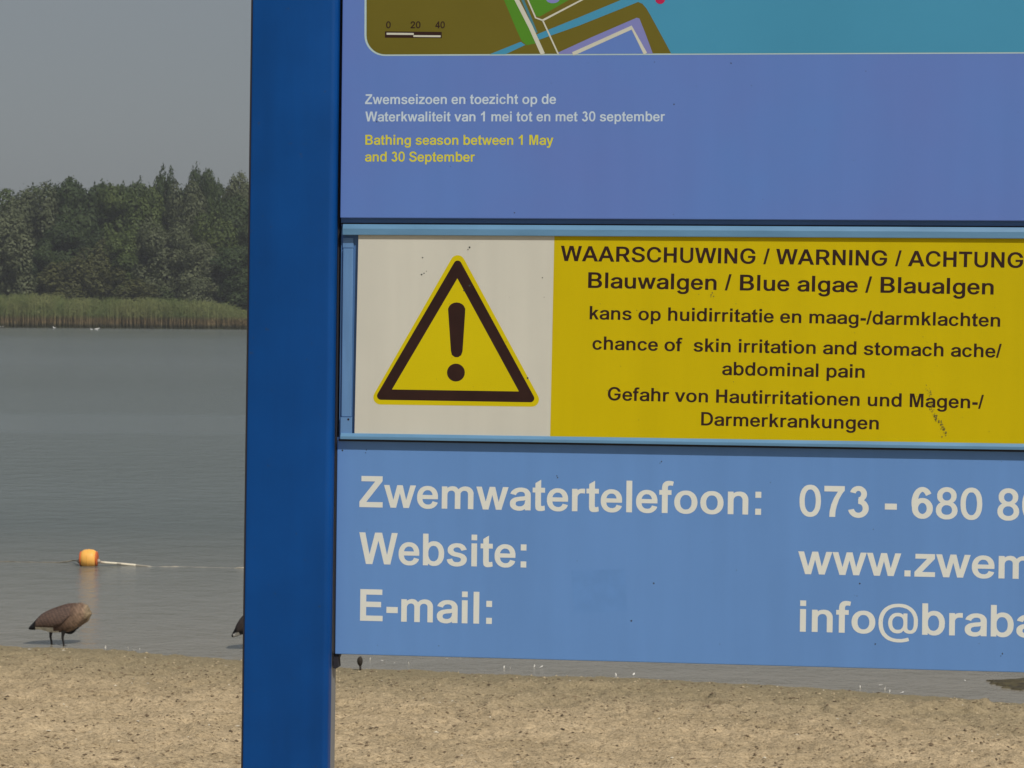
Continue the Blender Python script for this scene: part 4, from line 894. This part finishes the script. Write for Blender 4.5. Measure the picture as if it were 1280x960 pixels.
# bold sans-serif letter outlines, thousandths of an em: advance, then closed contours x,y,x,y...
GLY = {
' ':[278],
'-':[333,[40,191,313,191,313,328,40,328]],
'.':[278,[72,0,209,0,209,137,72,137]],
'/':[278,[0,-12,177,728,281,728,102,-12]],
'0':[556,[447,646,410,684,382,702,356,714,296,726,236,723,188,708,142,681,96,628,75,592,63,562,45,506,33,416,33,298,36,296,39,244,51,188,72,128,108,70,146,33,166,18,206,0,248,-9,308,-9,350,0,388,18,416,36,444,64,474,110,498,164,510,206,522,290,525,370,522,374,519,454,510,508,495,560,465,622],[357,574,372,550,387,512,405,404,405,314,390,214,369,160,334,117,316,105,296,99,260,99,230,111,201,140,177,184,165,220,156,268,153,334,150,338,153,422,165,496,177,532,201,578,226,603,250,615,296,618,314,612,326,606]],
'1':[556,[394,0,257,0,257,517,180,458,83,417,83,541,150,569,225,625,283,719,394,719]],
'2':[556,[456,644,412,684,368,708,310,723,242,726,172,711,140,696,100,669,75,644,57,616,42,586,33,556,30,512,27,508,28,486,154,486,156,524,171,568,200,600,220,612,242,618,290,618,328,603,357,574,366,560,372,538,372,494,366,470,351,440,315,392,27,86,28,0,510,2,508,108,207,110,408,320,447,370,486,436,495,466,501,508,498,550,486,596]],
'3':[556,[417,652,370,690,332,708,286,717,226,714,176,696,142,675,114,646,87,602,80,573,206,546,216,574,230,591,250,603,274,606,298,597,318,578,330,544,330,520,315,484,302,471,284,462,270,460,273,428,261,424,264,416,264,328,268,309,304,303,332,288,348,272,366,238,369,188,360,160,348,142,332,126,310,114,296,108,262,105,236,111,208,126,180,160,170,192,39,166,48,130,66,94,84,70,122,36,148,18,182,3,248,-12,292,-12,358,3,392,18,436,51,474,94,492,130,504,170,504,190,507,194,504,244,495,278,459,340,430,369,396,392,438,442,456,482,462,512,462,554,456,584,447,608]],
'4':[556,[311,0,311,144,18,144,18,264,329,720,444,720,444,264,533,264,533,144,444,144,444,0],[311,264,311,510,146,264]],
'6':[556,[447,634,404,678,358,705,302,720,244,717,212,708,188,696,142,663,108,622,75,566,45,472,36,416,36,380,33,376,36,296,45,254,48,184,66,130,93,86,134,45,182,15,214,3,262,-6,326,-3,368,9,410,30,448,60,471,86,498,130,510,160,519,202,519,262,510,304,495,340,465,386,418,429,380,450,334,465,278,471,274,468,230,465,190,450,183,452,201,514,216,548,234,574,262,603,278,609,302,603,330,574,351,542,357,524,364,519,483,574],[351,322,369,292,381,238,378,200,360,154,328,120,302,108,278,105,236,120,204,154,186,200,186,220,183,224,186,262,201,304,232,342,266,357,298,357,316,351,332,342]],
'7':[556,[43,580,43,707,511,707,511,607,450,530,380,400,335,260,305,130,298,0,163,0,170,130,205,280,265,430,355,580]],
'8':[556,[459,646,416,687,362,714,298,726,256,726,194,714,154,696,128,678,96,646,78,620,57,560,60,482,69,454,87,422,112,393,138,376,100,351,75,326,57,298,42,266,33,230,33,170,48,116,57,100,81,68,124,30,176,6,220,-6,242,-9,334,-6,380,6,430,30,480,74,501,104,516,140,525,190,516,260,483,322,452,354,417,376,442,393,468,422,486,454,498,496,498,560,492,584,477,620],[372,278,393,242,399,196,393,164,384,146,356,117,322,102,268,96,224,105,200,117,177,136,159,176,156,196,159,230,174,266,206,297,220,306,250,315,304,315,350,297],[360,580,375,544,375,500,363,466,338,438,304,423,272,420,250,423,218,438,198,458,186,478,180,500,180,542,192,574,218,603,256,618,302,618,328,609]],
':':[333,[98,0,235,0,235,137,98,137],[98,382,235,382,235,519,98,519]],
'@':[975,[843,560,812,591,776,618,704,657,652,675,610,684,568,690,520,690,518,693,418,687,364,678,322,666,250,636,176,585,129,536,87,472,57,394,42,314,42,266,39,262,42,190,57,106,90,22,132,-40,194,-99,256,-138,326,-165,404,-183,454,-186,458,-189,572,-189,676,-171,742,-150,744,-142,723,-80,718,-75,622,-102,608,-102,572,-111,464,-111,388,-99,350,-87,308,-69,256,-36,207,14,192,34,159,104,144,166,141,218,138,220,138,280,141,284,144,334,162,404,201,478,225,508,262,543,320,579,388,603,472,615,532,615,536,612,584,609,674,582,712,561,736,543,783,496,819,436,837,386,846,334,843,202,834,158,822,124,802,102,778,90,742,90,728,96,711,112,702,130,699,142,698,474,608,474,604,438,580,459,550,474,520,483,490,483,488,486,428,480,388,468,364,456,340,438,303,398,273,340,261,278,261,224,267,188,285,134,312,88,356,48,380,33,406,24,466,15,526,21,568,39,614,84,627,58,668,30,718,15,748,15,752,12,812,18,862,45,888,70,900,88,918,128,930,170,936,208,936,244,939,248,939,344,924,416,897,484,879,514],[585,364,600,334,609,290,606,208,588,152,554,114,526,102,470,96,466,99,446,99,422,108,381,146,366,176,357,206,354,290,363,322,378,352,412,387,436,399,460,405,502,405,532,399,566,384]],
'A':[722,[0,0,154,0,215,163,502,163,566,0,722,0,436,716,283,716],[261,284,359,549,457,284]],
'B':[722,[603,628,568,663,536,684,490,702,452,711,388,714,386,717,75,716,76,0,418,0,422,3,472,6,514,15,574,39,602,57,630,86,657,130,666,160,669,218,663,254,657,272,636,308,598,345,543,374,544,378,584,399,612,428,630,460,636,482,639,496,636,556,627,586],[507,256,522,224,525,206,522,182,507,148,476,123,448,114,406,108,225,110,226,312,422,309,446,303,470,291],[480,566,486,556,495,520,492,490,477,460,458,441,434,426,400,417,225,418,226,609,410,606,454,591]],
'C':[722,[621,620,572,666,508,702,428,723,352,726,292,717,238,699,170,657,126,614,84,550,60,488,45,400,45,314,54,250,78,178,111,122,164,63,202,36,244,15,286,0,338,-9,412,-9,488,6,536,27,580,57,627,104,654,146,666,172,678,212,682,246,550,246,543,214,525,178,510,158,484,135,466,123,428,108,398,102,358,102,326,108,278,129,228,176,210,202,195,236,183,274,177,314,177,400,189,464,216,524,231,544,262,576,310,603,344,612,382,615,436,606,488,579,516,550,540,508,550,468,682,468,684,476,666,542,642,590]],
'D':[722,[606,604,572,639,520,675,440,705,386,714,344,714,340,717,75,716,76,0,350,0,352,3,386,3,424,9,484,27,518,42,556,66,603,110,621,130,645,170,663,212,675,254,684,316,684,400,672,476,645,548],[495,542,525,496,537,466,546,428,549,370,552,368,546,290,534,244,513,200,495,176,466,150,410,120,344,108,214,108,213,608,332,609,334,606,388,603,452,579]],
'E':[667,[73,0,73,716,604,716,604,595,218,595,218,436,577,436,577,315,218,315,218,121,617,121,617,0]],
'G':[778,[651,610,596,663,538,696,488,714,418,726,332,723,244,699,202,678,182,663,126,610,87,554,57,476,45,400,45,314,54,250,66,212,90,158,123,110,172,60,202,39,250,15,286,3,350,-9,428,-9,484,0,554,24,602,54,654,104,690,164,705,208,714,278,712,375,388,375,388,267,576,278,570,230,543,172,506,135,490,126,458,111,410,102,374,102,320,114,274,138,243,166,210,214,201,236,186,290,183,346,180,350,186,424,207,496,240,548,284,585,328,606,352,612,394,615,448,606,494,585,531,550,561,500,572,468,710,468,711,478,687,554]],
'H':[722,[73,0,73,716,218,716,218,434,501,434,501,716,646,716,646,0,501,0,501,313,218,313,218,0]],
'I':[278,[68,0,213,0,213,716,68,716]],
'M':[833,[71,0,71,716,287,716,416,228,545,716,761,716,761,0,628,0,628,564,485,0,346,0,204,564,204,0]],
'N':[722,[74,0,74,716,214,716,508,238,508,716,642,716,642,0,497,0,209,467,209,0]],
'R':[722,[615,622,584,654,554,675,500,699,452,711,382,714,380,717,75,716,76,0,225,2,226,267,368,267,530,0,696,2,519,290,568,315,618,362,642,404,651,430,657,458,657,520,642,578],[489,562,504,532,510,482,501,440,489,418,470,399,430,381,394,375,225,376,226,609,412,606,466,585]],
'S':[667,[570,640,514,684,454,711,398,723,314,726,250,717,188,696,140,669,96,626,69,574,60,524,63,482,72,454,93,418,146,372,190,348,272,321,386,294,440,273,474,248,486,230,489,218,486,176,477,158,454,132,436,120,400,105,344,96,284,102,236,120,201,152,189,178,186,212,182,216,40,216,45,166,63,116,78,92,122,48,178,15,236,-3,292,-12,382,-12,422,-6,494,15,548,45,594,92,621,142,627,166,630,212,627,214,627,238,618,268,588,314,554,345,494,378,436,399,298,432,248,453,213,482,201,514,204,544,216,568,238,591,266,606,298,615,350,618,410,606,448,582,468,556,482,510,620,510,618,538,609,578,585,622]],
'T':[611,[234,0,234,595,21,595,21,716,590,716,590,595,378,595,378,0]],
'U':[722,[651,716,519,716,519,232,516,214,498,170,472,138,448,120,422,108,368,99,314,105,280,117,262,129,225,170,207,212,204,230,204,716,72,716,72,224,75,202,90,148,105,118,123,92,178,39,208,21,274,-3,340,-12,412,-9,470,3,514,21,560,51,600,92,633,148,651,224]],
'W':[944,[171,0,0,716,148,716,256,224,387,716,559,716,685,216,795,716,941,716,767,0,614,0,471,535,328,0]],
'Z':[611,[20,0,20,130,397,595,63,595,63,716,576,716,576,604,184,121,583,121,583,0]],
'a':[556,[492,442,458,474,424,492,392,504,314,516,242,513,194,504,152,489,98,456,69,428,57,410,39,376,44,372,146,348,170,339,186,370,218,399,242,411,266,417,326,417,362,402,375,388,387,362,387,328,380,321,356,315,274,309,164,291,124,279,74,249,42,212,30,176,30,124,42,86,57,62,94,27,134,6,212,-12,274,-12,314,-6,350,6,386,27,390,26,392,0,526,0,528,344,525,346,525,374,516,404],[402,230,396,224,387,190,387,170,378,146,356,117,328,99,290,87,232,87,190,102,171,124,168,136,171,166,184,186,206,198,248,210,344,219]],
'b':[611,[516,466,464,513,428,531,392,543,346,549,302,549,260,540,236,531,194,501,192,716,60,716,62,0,188,0,190,42,218,18,260,-3,314,-12,374,-9,436,9,464,24,516,70,549,122,564,160,573,196,576,260,579,262,576,320,564,376,534,442],[408,400,429,364,444,308,444,236,435,190,423,160,402,130,364,102,346,96,310,93,266,105,250,114,216,154,195,214,192,308,198,340,213,380,222,394,254,426,268,435,304,444,332,444,368,435,382,426]],
'c':[556,[486,430,452,465,406,492,364,507,314,516,244,513,212,507,184,498,128,465,93,430,63,386,48,350,36,296,33,244,36,242,36,206,45,164,66,112,93,74,128,39,184,6,212,-3,272,-12,314,-12,376,0,424,21,454,42,489,76,501,94,522,146,518,156,506,156,404,183,384,134,356,105,332,93,302,87,274,87,238,96,224,105,195,134,183,152,165,206,162,278,168,310,189,362,220,396,242,408,280,417,332,411,358,396,381,374,390,358,399,328,410,327,522,356,507,398]],
'd':[611,[552,716,420,716,418,501,376,531,328,546,266,549,220,543,184,531,124,495,96,466,72,430,48,376,36,320,33,262,36,260,39,196,60,130,78,98,99,68,148,24,176,9,224,-6,266,-12,298,-12,302,-9,328,-9,374,6,404,24,422,42,424,0,552,2],[390,394,405,368,420,308,420,232,414,200,396,154,362,114,322,96,286,93,242,105,210,130,189,160,177,190,168,232,171,326,180,358,195,388,230,426,244,435,280,444,308,444,344,435,358,426]],
'e':[556,[474,434,434,471,388,495,340,510,292,513,290,516,236,513,206,507,170,495,112,462,78,424,54,388,36,346,24,290,24,212,30,178,42,140,57,110,87,68,118,39,158,15,206,-3,268,-12,338,-9,380,0,424,18,460,42,495,76,507,94,522,130,520,138,400,165,378,122,350,99,308,87,250,90,206,111,180,136,165,164,153,212,526,213,528,292,519,346,498,398],[366,380,387,344,396,314,394,306,156,308,159,328,177,364,200,390,236,411,260,417,314,414,334,405]],
'f':[333,[12,519,76,519,76,552,80,610,95,655,125,690,165,716,215,728,250,728,300,724,350,712,331,616,300,622,270,625,240,621,222,606,214,585,213,555,213,519,300,519,300,411,213,411,213,0,76,0,76,411,12,411]],
'g':[611,[552,508,428,510,424,465,410,480,386,495,346,510,302,513,298,516,230,510,182,495,146,474,84,412,66,380,48,328,42,296,39,238,42,236,45,178,51,158,72,106,93,76,130,39,152,24,190,6,248,-9,340,-6,376,6,423,34,423,-20,420,-38,405,-74,376,-96,346,-108,266,-111,238,-102,208,-84,164,-30,62,-84,60,-92,84,-128,110,-153,148,-180,202,-201,248,-210,316,-213,320,-210,374,-207,428,-192,460,-177,494,-153,513,-134,534,-104,546,-74,552,-44],[393,368,411,334,423,284,420,196,399,142,374,114,346,99,326,93,272,93,232,108,198,142,183,172,174,208,174,236,171,238,174,290,186,334,198,358,232,396,256,408,286,414,310,414,346,405,364,396]],
'h':[611,[495,490,472,510,442,528,400,543,358,549,314,549,268,540,214,516,202,504,201,716,66,716,68,0,201,2,201,350,216,392,244,423,266,435,308,444,350,438,380,420,396,400,411,358,411,2,546,2,546,374,531,434,519,458]],
'i':[278,[71,0,208,0,208,519,71,519],[71,589,208,589,208,716,71,716]],
'k':[556,[67,0,67,716,204,716,204,336,365,519,534,519,356,330,547,0,399,0,268,234,204,167,204,0]],
'l':[278,[71,0,208,0,208,716,71,716]],
'm':[889,[795,446,760,480,730,498,686,513,640,516,638,519,578,513,524,495,494,477,466,450,418,495,394,507,358,516,314,519,262,510,220,492,196,474,194,510,64,510,63,2,198,2,198,334,201,350,213,376,238,402,278,417,314,417,350,402,366,386,378,356,378,2,512,0,513,350,519,368,548,402,584,417,622,417,646,411,668,399,684,380,690,362,693,340,693,2,824,0,825,370,816,406]],
'n':[611,[510,442,478,474,452,492,422,504,380,513,328,516,326,513,280,510,242,498,212,483,200,471,196,510,68,510,66,2,201,2,201,328,204,340,216,368,238,393,256,405,284,414,316,417,352,411,374,399,396,376,411,338,411,2,544,0,546,340,540,380,531,406]],
'o':[611,[513,434,478,465,424,495,388,507,352,513,296,516,292,513,256,513,224,507,188,495,134,465,102,436,69,392,51,356,36,296,33,244,42,176,60,128,84,88,112,57,158,24,188,9,256,-9,322,-12,388,-3,424,9,478,39,513,70,546,116,561,148,576,206,579,260,570,328,546,388],[408,368,426,338,441,284,438,202,417,148,376,105,340,90,292,87,260,93,236,105,207,130,195,148,174,206,171,278,177,310,195,356,232,396,262,411,296,417,338,414,364,405,380,396]],
'p':[611,[525,424,484,465,464,480,436,495,374,513,340,513,338,516,284,513,250,504,220,489,194,468,190,510,63,508,64,-201,192,-200,194,24,208,9,262,-18,320,-27,374,-24,436,-6,464,9,484,24,522,62,549,104,564,140,573,176,576,236,579,238,576,292,567,338,549,386],[411,370,432,332,444,280,441,194,432,160,417,130,386,96,346,78,310,75,290,78,260,90,225,122,204,164,195,196,192,274,198,310,216,356,234,380,254,396,268,405,298,414,332,414,368,405,392,390]],
'r':[389,[372,512,356,516,268,513,236,504,202,486,194,477,190,510,63,508,64,0,195,2,195,334,198,346,213,374,232,393,256,405,278,411,328,411,370,405]],
's':[556,[471,448,454,465,404,495,352,510,298,513,296,516,232,513,188,504,146,489,98,459,66,422,51,382,51,340,60,308,69,292,98,264,142,237,196,219,308,198,352,183,366,172,375,158,375,130,350,102,328,93,304,87,244,87,220,93,194,108,174,134,160,168,142,162,62,150,30,142,39,110,60,70,92,39,136,12,184,-3,242,-12,298,-12,364,-3,424,18,460,39,495,74,516,118,519,166,510,196,498,218,458,255,406,279,352,294,266,309,218,324,192,350,192,380,212,402,236,414,262,420,304,420,340,408,366,382,386,345,448,360,508,369,513,374,504,398]],
't':[333,[310,519,216,519,216,702,79,622,79,519,15,519,15,410,79,410,79,150,81,90,88,45,108,15,140,-5,185,-12,230,-10,272,-3,313,10,301,115,265,105,240,102,226,106,218,118,216,150,216,410,310,410]],
'u':[611,[546,506,411,506,411,188,408,172,393,140,370,114,344,99,322,93,278,93,238,108,216,130,201,166,201,188,198,190,198,506,66,506,66,158,72,124,90,82,102,64,134,33,184,6,236,-6,326,-3,374,12,410,36,414,34,416,0,546,2]],
'v':[556,[208,0,5,519,149,519,279,165,405,519,551,519,345,0]],
'w':[778,[164,0,0,519,133,519,230,179,320,519,453,519,539,179,638,519,773,519,607,0,475,0,386,335,298,0]],
'y':[556,[5,519,152,519,277,148,399,519,545,519,358,5,325,-87,300,-140,275,-172,240,-196,195,-211,150,-211,105,-209,64,-202,50,-95,90,-101,130,-103,165,-97,190,-80,203,-48,211,-10]],
'z':[500,[18,0,18,107,300,410,36,410,36,519,474,519,474,412,189,109,480,109,480,0]],
}

FU = .0120 + .00015
text_line('Zwemseizoen en toezicht op de', 'Zwemseizoen en toezicht op de', (456.3, 129.6), (694.9, 130.4), 12.3, FU, M['letgrey'], up_panel)
text_line('Waterkwaliteit van 1 mei tot en met 30 september', 'Waterkwaliteit van 1 mei tot en met 30 september', (456.6, 151.2), (831, 152.2), 12.3, FU, M['letgrey'], up_panel)
text_line('Bathing season between 1 May', 'Bathing season between 1 May', (456.6, 180.4), (691.6, 181.6), 12.3, FU, M['letyel'], up_panel)
text_line('and 30 September', 'and 30 September', (456.3, 201.6), (593.4, 202.4), 12.3, FU, M['letyel'], up_panel)
FS = FWS + .0002; tl = .0085
for s, p0, p1, cap in (
    ('WAARSCHUWING / WARNING / ACHTUNG', (700.8, 326.6), (1278.8, 334.6), 19.4),
    ('Blauwalgen / Blue algae / Blaualgen', (735, 360.6), (1242, 367.6), 20.0),
    ('kans op huidirritatie en maag-/darmklachten', (736.9, 399.8), (1250.2, 407.8), 17.0),
    ('chance of  skin irritation and stomach ache/', (740.4, 438.0), (1251.9, 446.0), 17.0),
    ('abdominal pain', (902.6, 469.2), (1080.8, 472.0), 17.0),
    ('Gefahr von Hautirritationen und Magen-/', (759.6, 501.0), (1229.6, 510.2), 17.0),
    ('Darmerkrankungen', (876.3, 531.9), (1098.4, 536.8), 17.0)):
    text_line(s, s, p0, p1, cap, FS, M['ink'], sheet, tl)

zc0, zc1 = ZBOT, zl(553, 0)
contact = rslab('contact_panel', xl(418.0, 0, 690) + .0028, XR, zc0, zc1, 0, .010, M['lower'], label='lighter blue lower panel with phone, website and e-mail lines')
FC = .00015
text_line('Zwemwatertelefoon:', 'Zwemwatertelefoon:', (449.2, 633.8), (951.3, 643.6), 39.2, FC, M['letwhite'], contact)
text_line('Website:', 'Website:', (448.7, 705.2), (657.8, 709), 39.2, FC, M['letwhite'], contact)
text_line('E-mail:', 'E-mail:', (450, 776.2), (614.8, 779.6), 39.2, FC, M['letwhite'], contact)
text_line('073 - 680 80', '073 - 680 8', (999.2, 644.2), (1273.9, 651.7), 39.8, FC, M['letwhite'], contact)
text_line('www.zwem', 'www.zwe', (997.4, 717.0), (1242.9, 723.4), 39.8, FC, M['letwhite'], contact)
text_line('info@braba', 'info@brab', (999.8, 788.6), (1266.9, 797.2), 39.8, FC, M['letwhite'], contact)
flat('faded_patch', [[(714, 713), (781, 711.5), (784, 763), (718, 766)]], .00006, M['patch'], contact, 'faint square patch where a sticker was')
# black strip painted as the gap's shade, and bracket between post and lower panel
rslab('gap_shade_strip', xl(418.0, 0, 690) - .0002, xl(418.0, 0, 690) + .0022, zc0 + .002, ZTOP - .01, -.001, .012, M['fittings_and_shade'], label='dark strip painted as shade in the gap between post and panels', bev=0)
slab('bracket', [(416.6, 816.5), (421.6, 816.5), (424.6, 818.6), (422.4, 824), (423.2, 834), (419.4, 836), (416.2, 835)], -.004, .02, M['fittings_and_shade'], label='dark fixing bracket under the lower left corner', bev=.0006)

# the map print
FM = .0120 + .00012
def bot(x): return 68.6 - .0038 * (x - 500)
arc_ = [(481.5 - 23.6 * math.cos(t), 44.5 + 23.6 * math.sin(t)) for t in np.linspace(0, PI / 2, 10)]
mp_ = flat('map_ground', [[(458.6, -480)] + [(x + .2, y) for x, y in arc_] + [(1700, bot(1700) - .4), (1704, -480)]], FM, M['olive'], up_panel, 'olive ground of the printed map')
ar2 = [(481.0 - 25.4 * math.cos(t), 44.5 + 25.4 * math.sin(t)) for t in np.linspace(0, PI / 2, 10)]
flat('map_border', [[(456.6, -482)] + ar2 + [(1702, bot(1702) + 1.2), (1706, -482)]], FM - .00006, M['mapborder'], up_panel, 'pale border line of the map')
def mp(name, pts, k, mat, lab=None): return flat(name, [pts], FM + .00006 * k, mat, up_panel, lab)
def stripe(name, pts, w, k, mat, lab=None):
    L, Rr = [], []
    for i, p in enumerate(pts):
        a = Vector(pts[max(i - 1, 0)]); b_ = Vector(pts[min(i + 1, len(pts) - 1)]); d = (b_ - a).normalized(); nn = Vector((-d.y, d.x)) * w / 2
        if 0 < i < len(pts) - 1:
            d1 = (Vector(p) - a).normalized(); c_ = max(.45, d1.dot(d)); nn = nn / c_
        L.append((p[0] + nn.x, p[1] + nn.y)); Rr.append((p[0] - nn.x, p[1] - nn.y))
    return mp(name, L + Rr[::-1], k, mat, lab)
mp('map_lake', [(776, 0), (910, -480), (1703, -480), (1699.5, bot(1699) - .5), (839, bot(839) - .3), (831, 52), (822, 35.5), (813, 19), (808, 10.5), (803, 4.6), (797, 2.2)], 1, M['mapwater'], 'blue lake area of the map')
mp('map_canal', [(612, bot(612) - .3), (651, 52.2), (656.5, 56.2), (632, bot(632) - .3)], 1, M['mapwater'])
mp('map_canal', [(671, 43), (725, 21.2), (776, 0), (800, -2), (797.2, 2.6), (725, 31.5), (673.5, 49.8)], 1.3, M['mapwater'], 'narrow canal running into the lake on the map')
mp('map_lavender', [(697.9, 65.6), (740, 46.3), (795.8, 22.2), (799.2, 23.0), (806, 40), (812, 56), (816, bot(816) - .3), (699, bot(699) - .3)], 1, M['maplav'], 'lavender area of the map')
mp('map_lavender', [(718, bot(718) - .3), (788.5, 36.5), (805.5, bot(805) - .3)], 1.4, M['upper'])
mp('map_green', [(570, -160), (600, -160), (643.4, 0), (671, 54), (658, 56.5), (652, 51), (646, 38), (630, 0)], 1, M['mapgreen'], 'green strip of the map beside the road')
mp('map_green', [(610, -160), (860, -80), (711, 0), (674.5, 20.8), (670, 20.2), (661, 0)], 1, M['mapgreen'], 'green field of the map right of the road')
mp('map_pond', [(691 + 8.5 * math.cos(t), -1 + 5 * math.sin(t)) for t in np.linspace(0, 2 * PI, 18)[:-1]], 2, M['maplav'])
stripe('map_ditch', [(600, -120), (653.5, 0), (670.5, 41)], 3.2, 2, M['mapteal'])
stripe('map_road', [(590, -130), (646, 0), (663, 33), (678.6, bot(678) - .3)], 5.4, 3, M['mapline'], 'pale road of the map')
stripe('map_path', [(616, -120), (659.8, 0), (669.6, 22.3), (678.4, 25.4), (727, 0), (840, -62)], 1.9, 3.4, M['mapline'], 'thin path of the map')
stripe('map_path', [(678.4, 25.4), (697.8, bot(697) - .3)], 1.9, 3.4, M['mapline'])
stripe('map_track', [(716, bot(716) - .3), (789.6, 34.4), (806.8, bot(807) - .3)], 4.6, 3, M['mapline'], 'white angled line in the lavender area of the map')
disc('map_marker', 825.2, -1.2, 6.2, FM + .00025, M['mapred'], up_panel, 20, 'red dot marker on the map')
mp('scale_bar', [(481.2, 39.2), (552.2, 39.9), (552.2, 47.6), (481.2, 47.0)], 2, M['ink'], 'dark scale bar of the map')
mp('scale_bar_light', [(483.2, 40.9), (517.2, 41.2), (517.2, 43.7), (483.2, 43.4)], 3, M['mapline'])
mp('scale_bar_light', [(516.8, 43.9), (550.8, 44.2), (550.8, 46.5), (516.8, 46.2)], 3, M['mapline'])
for s_, a_, b_ in (('0', 482.6, 488.4), ('20', 513.2, 525.6), ('40', 544.2, 556.0)):
    text_line(s_, s_, (a_, 35.2), (b_, 35.3), 8.4, FM + .00025, M['ink'], up_panel)
# specks, scratches and the green smear on the yellow
def specks(parent, front, pts, seed):
    q = random.Random(seed); V, F = [], []
    for (x, y, r) in pts:
        k0 = len(V); n_ = 7
        V += [loc(x + r * q.uniform(.6, 1.2) * math.cos(2 * PI * i / n_), y + r * q.uniform(.6, 1.3) * math.sin(2 * PI * i / n_), front) for i in range(n_)]
        F.append(tuple(range(k0, k0 + n_)))
    return V, F
q = random.Random(8)
def panel_specks(parent, front, pts, mat, seed, lab):
    V, F = specks(parent, front, pts, seed); sm('dirt', V, F, mat, parent, lab, kind='stuff')
panel_specks(up_panel, FU, [(842.5, 130.3, 1.1), (913.8, 79, 1.0), (643, 266, .9), (471, 152, .9), (842, 268, .5)] + [(q.uniform(440, 1700), q.uniform(75, 268), q.uniform(.25, .6)) for _ in range(30)], M['dirt'], 1, 'dirt specks on the upper panel')
panel_specks(contact, FC, [(697, 597, .9), (696, 595, .8), (827, 577, .8), (825, 579, .6), (817, 729, 1.1), (789, 776, 1.2), (1074.5, 729.5, 1.2), (1094, 805, 1.2), (458, 562.5, .9), (428, 563, 1.1), (457, 566, .8), (1253, 817, 1.0), (1251, 820, .8)] + [(q.uniform(430, 1700), q.uniform(575, 815), q.uniform(.25, .6)) for _ in range(36)], M['dirt'], 2, 'dirt specks on the contact panel')
panel_specks(sheet, FWS + .00042, [(659.4, 472.6, 1.4), (527, 343, 1.0), (530, 341.5, .7), (533, 339, .5), (528.5, 322, .6), (587, 309.4, 1.2), (585, 312, .8), (587, 357, 1.3), (580, 363, 1.2), (528, 322, .7), (678, 347, .8)] + [(q.uniform(450, 1290), q.uniform(302, 540), q.uniform(.25, .55)) for _ in range(40)], M['dirt'], 3, 'dirt specks on the warning sheet')
sp_ = []
for i in range(95):
    t = q.random(); cx = 1157 + 22 * t + q.gauss(0, 1.6) + 2.5 * math.sin(t * 9); cy = 482 + 62 * t + q.gauss(0, 1.5); sp_.append((cx, cy, q.uniform(.35, .9) * (1.5 if t > .62 else .8)))
sp_ += [(889, 368.5, 1.1), (890.5, 366, 1.0), (892, 370.5, .9), (888.5, 371, .7)]
panel_specks(sheet, FWS + .0005, sp_, M['smudge'], 4, 'dark green smear near the end of the German line')

# ------------------------------------------------------------------ haze
m = bpy.data.materials.new('haze'); m.use_nodes = True; n = m.node_tree.nodes; l = m.node_tree.links
for x_ in list(n):
    if x_.type != 'OUTPUT_MATERIAL': n.remove(x_)
out = [x_ for x_ in n if x_.type == 'OUTPUT_MATERIAL'][0]
pv = n.new('ShaderNodeVolumePrincipled'); pv.inputs['Color'].default_value = (.90, .93, .97, 1); pv.inputs['Density'].default_value = .00045; pv.inputs['Anisotropy'].default_value = .2
l.new(pv.outputs[0], out.inputs['Volume'])
mesh_obj('haze', *boxvf(-620, 620, -80, 720, -3.6, 24), m, kind='stuff', label='thin summer haze over the lake')
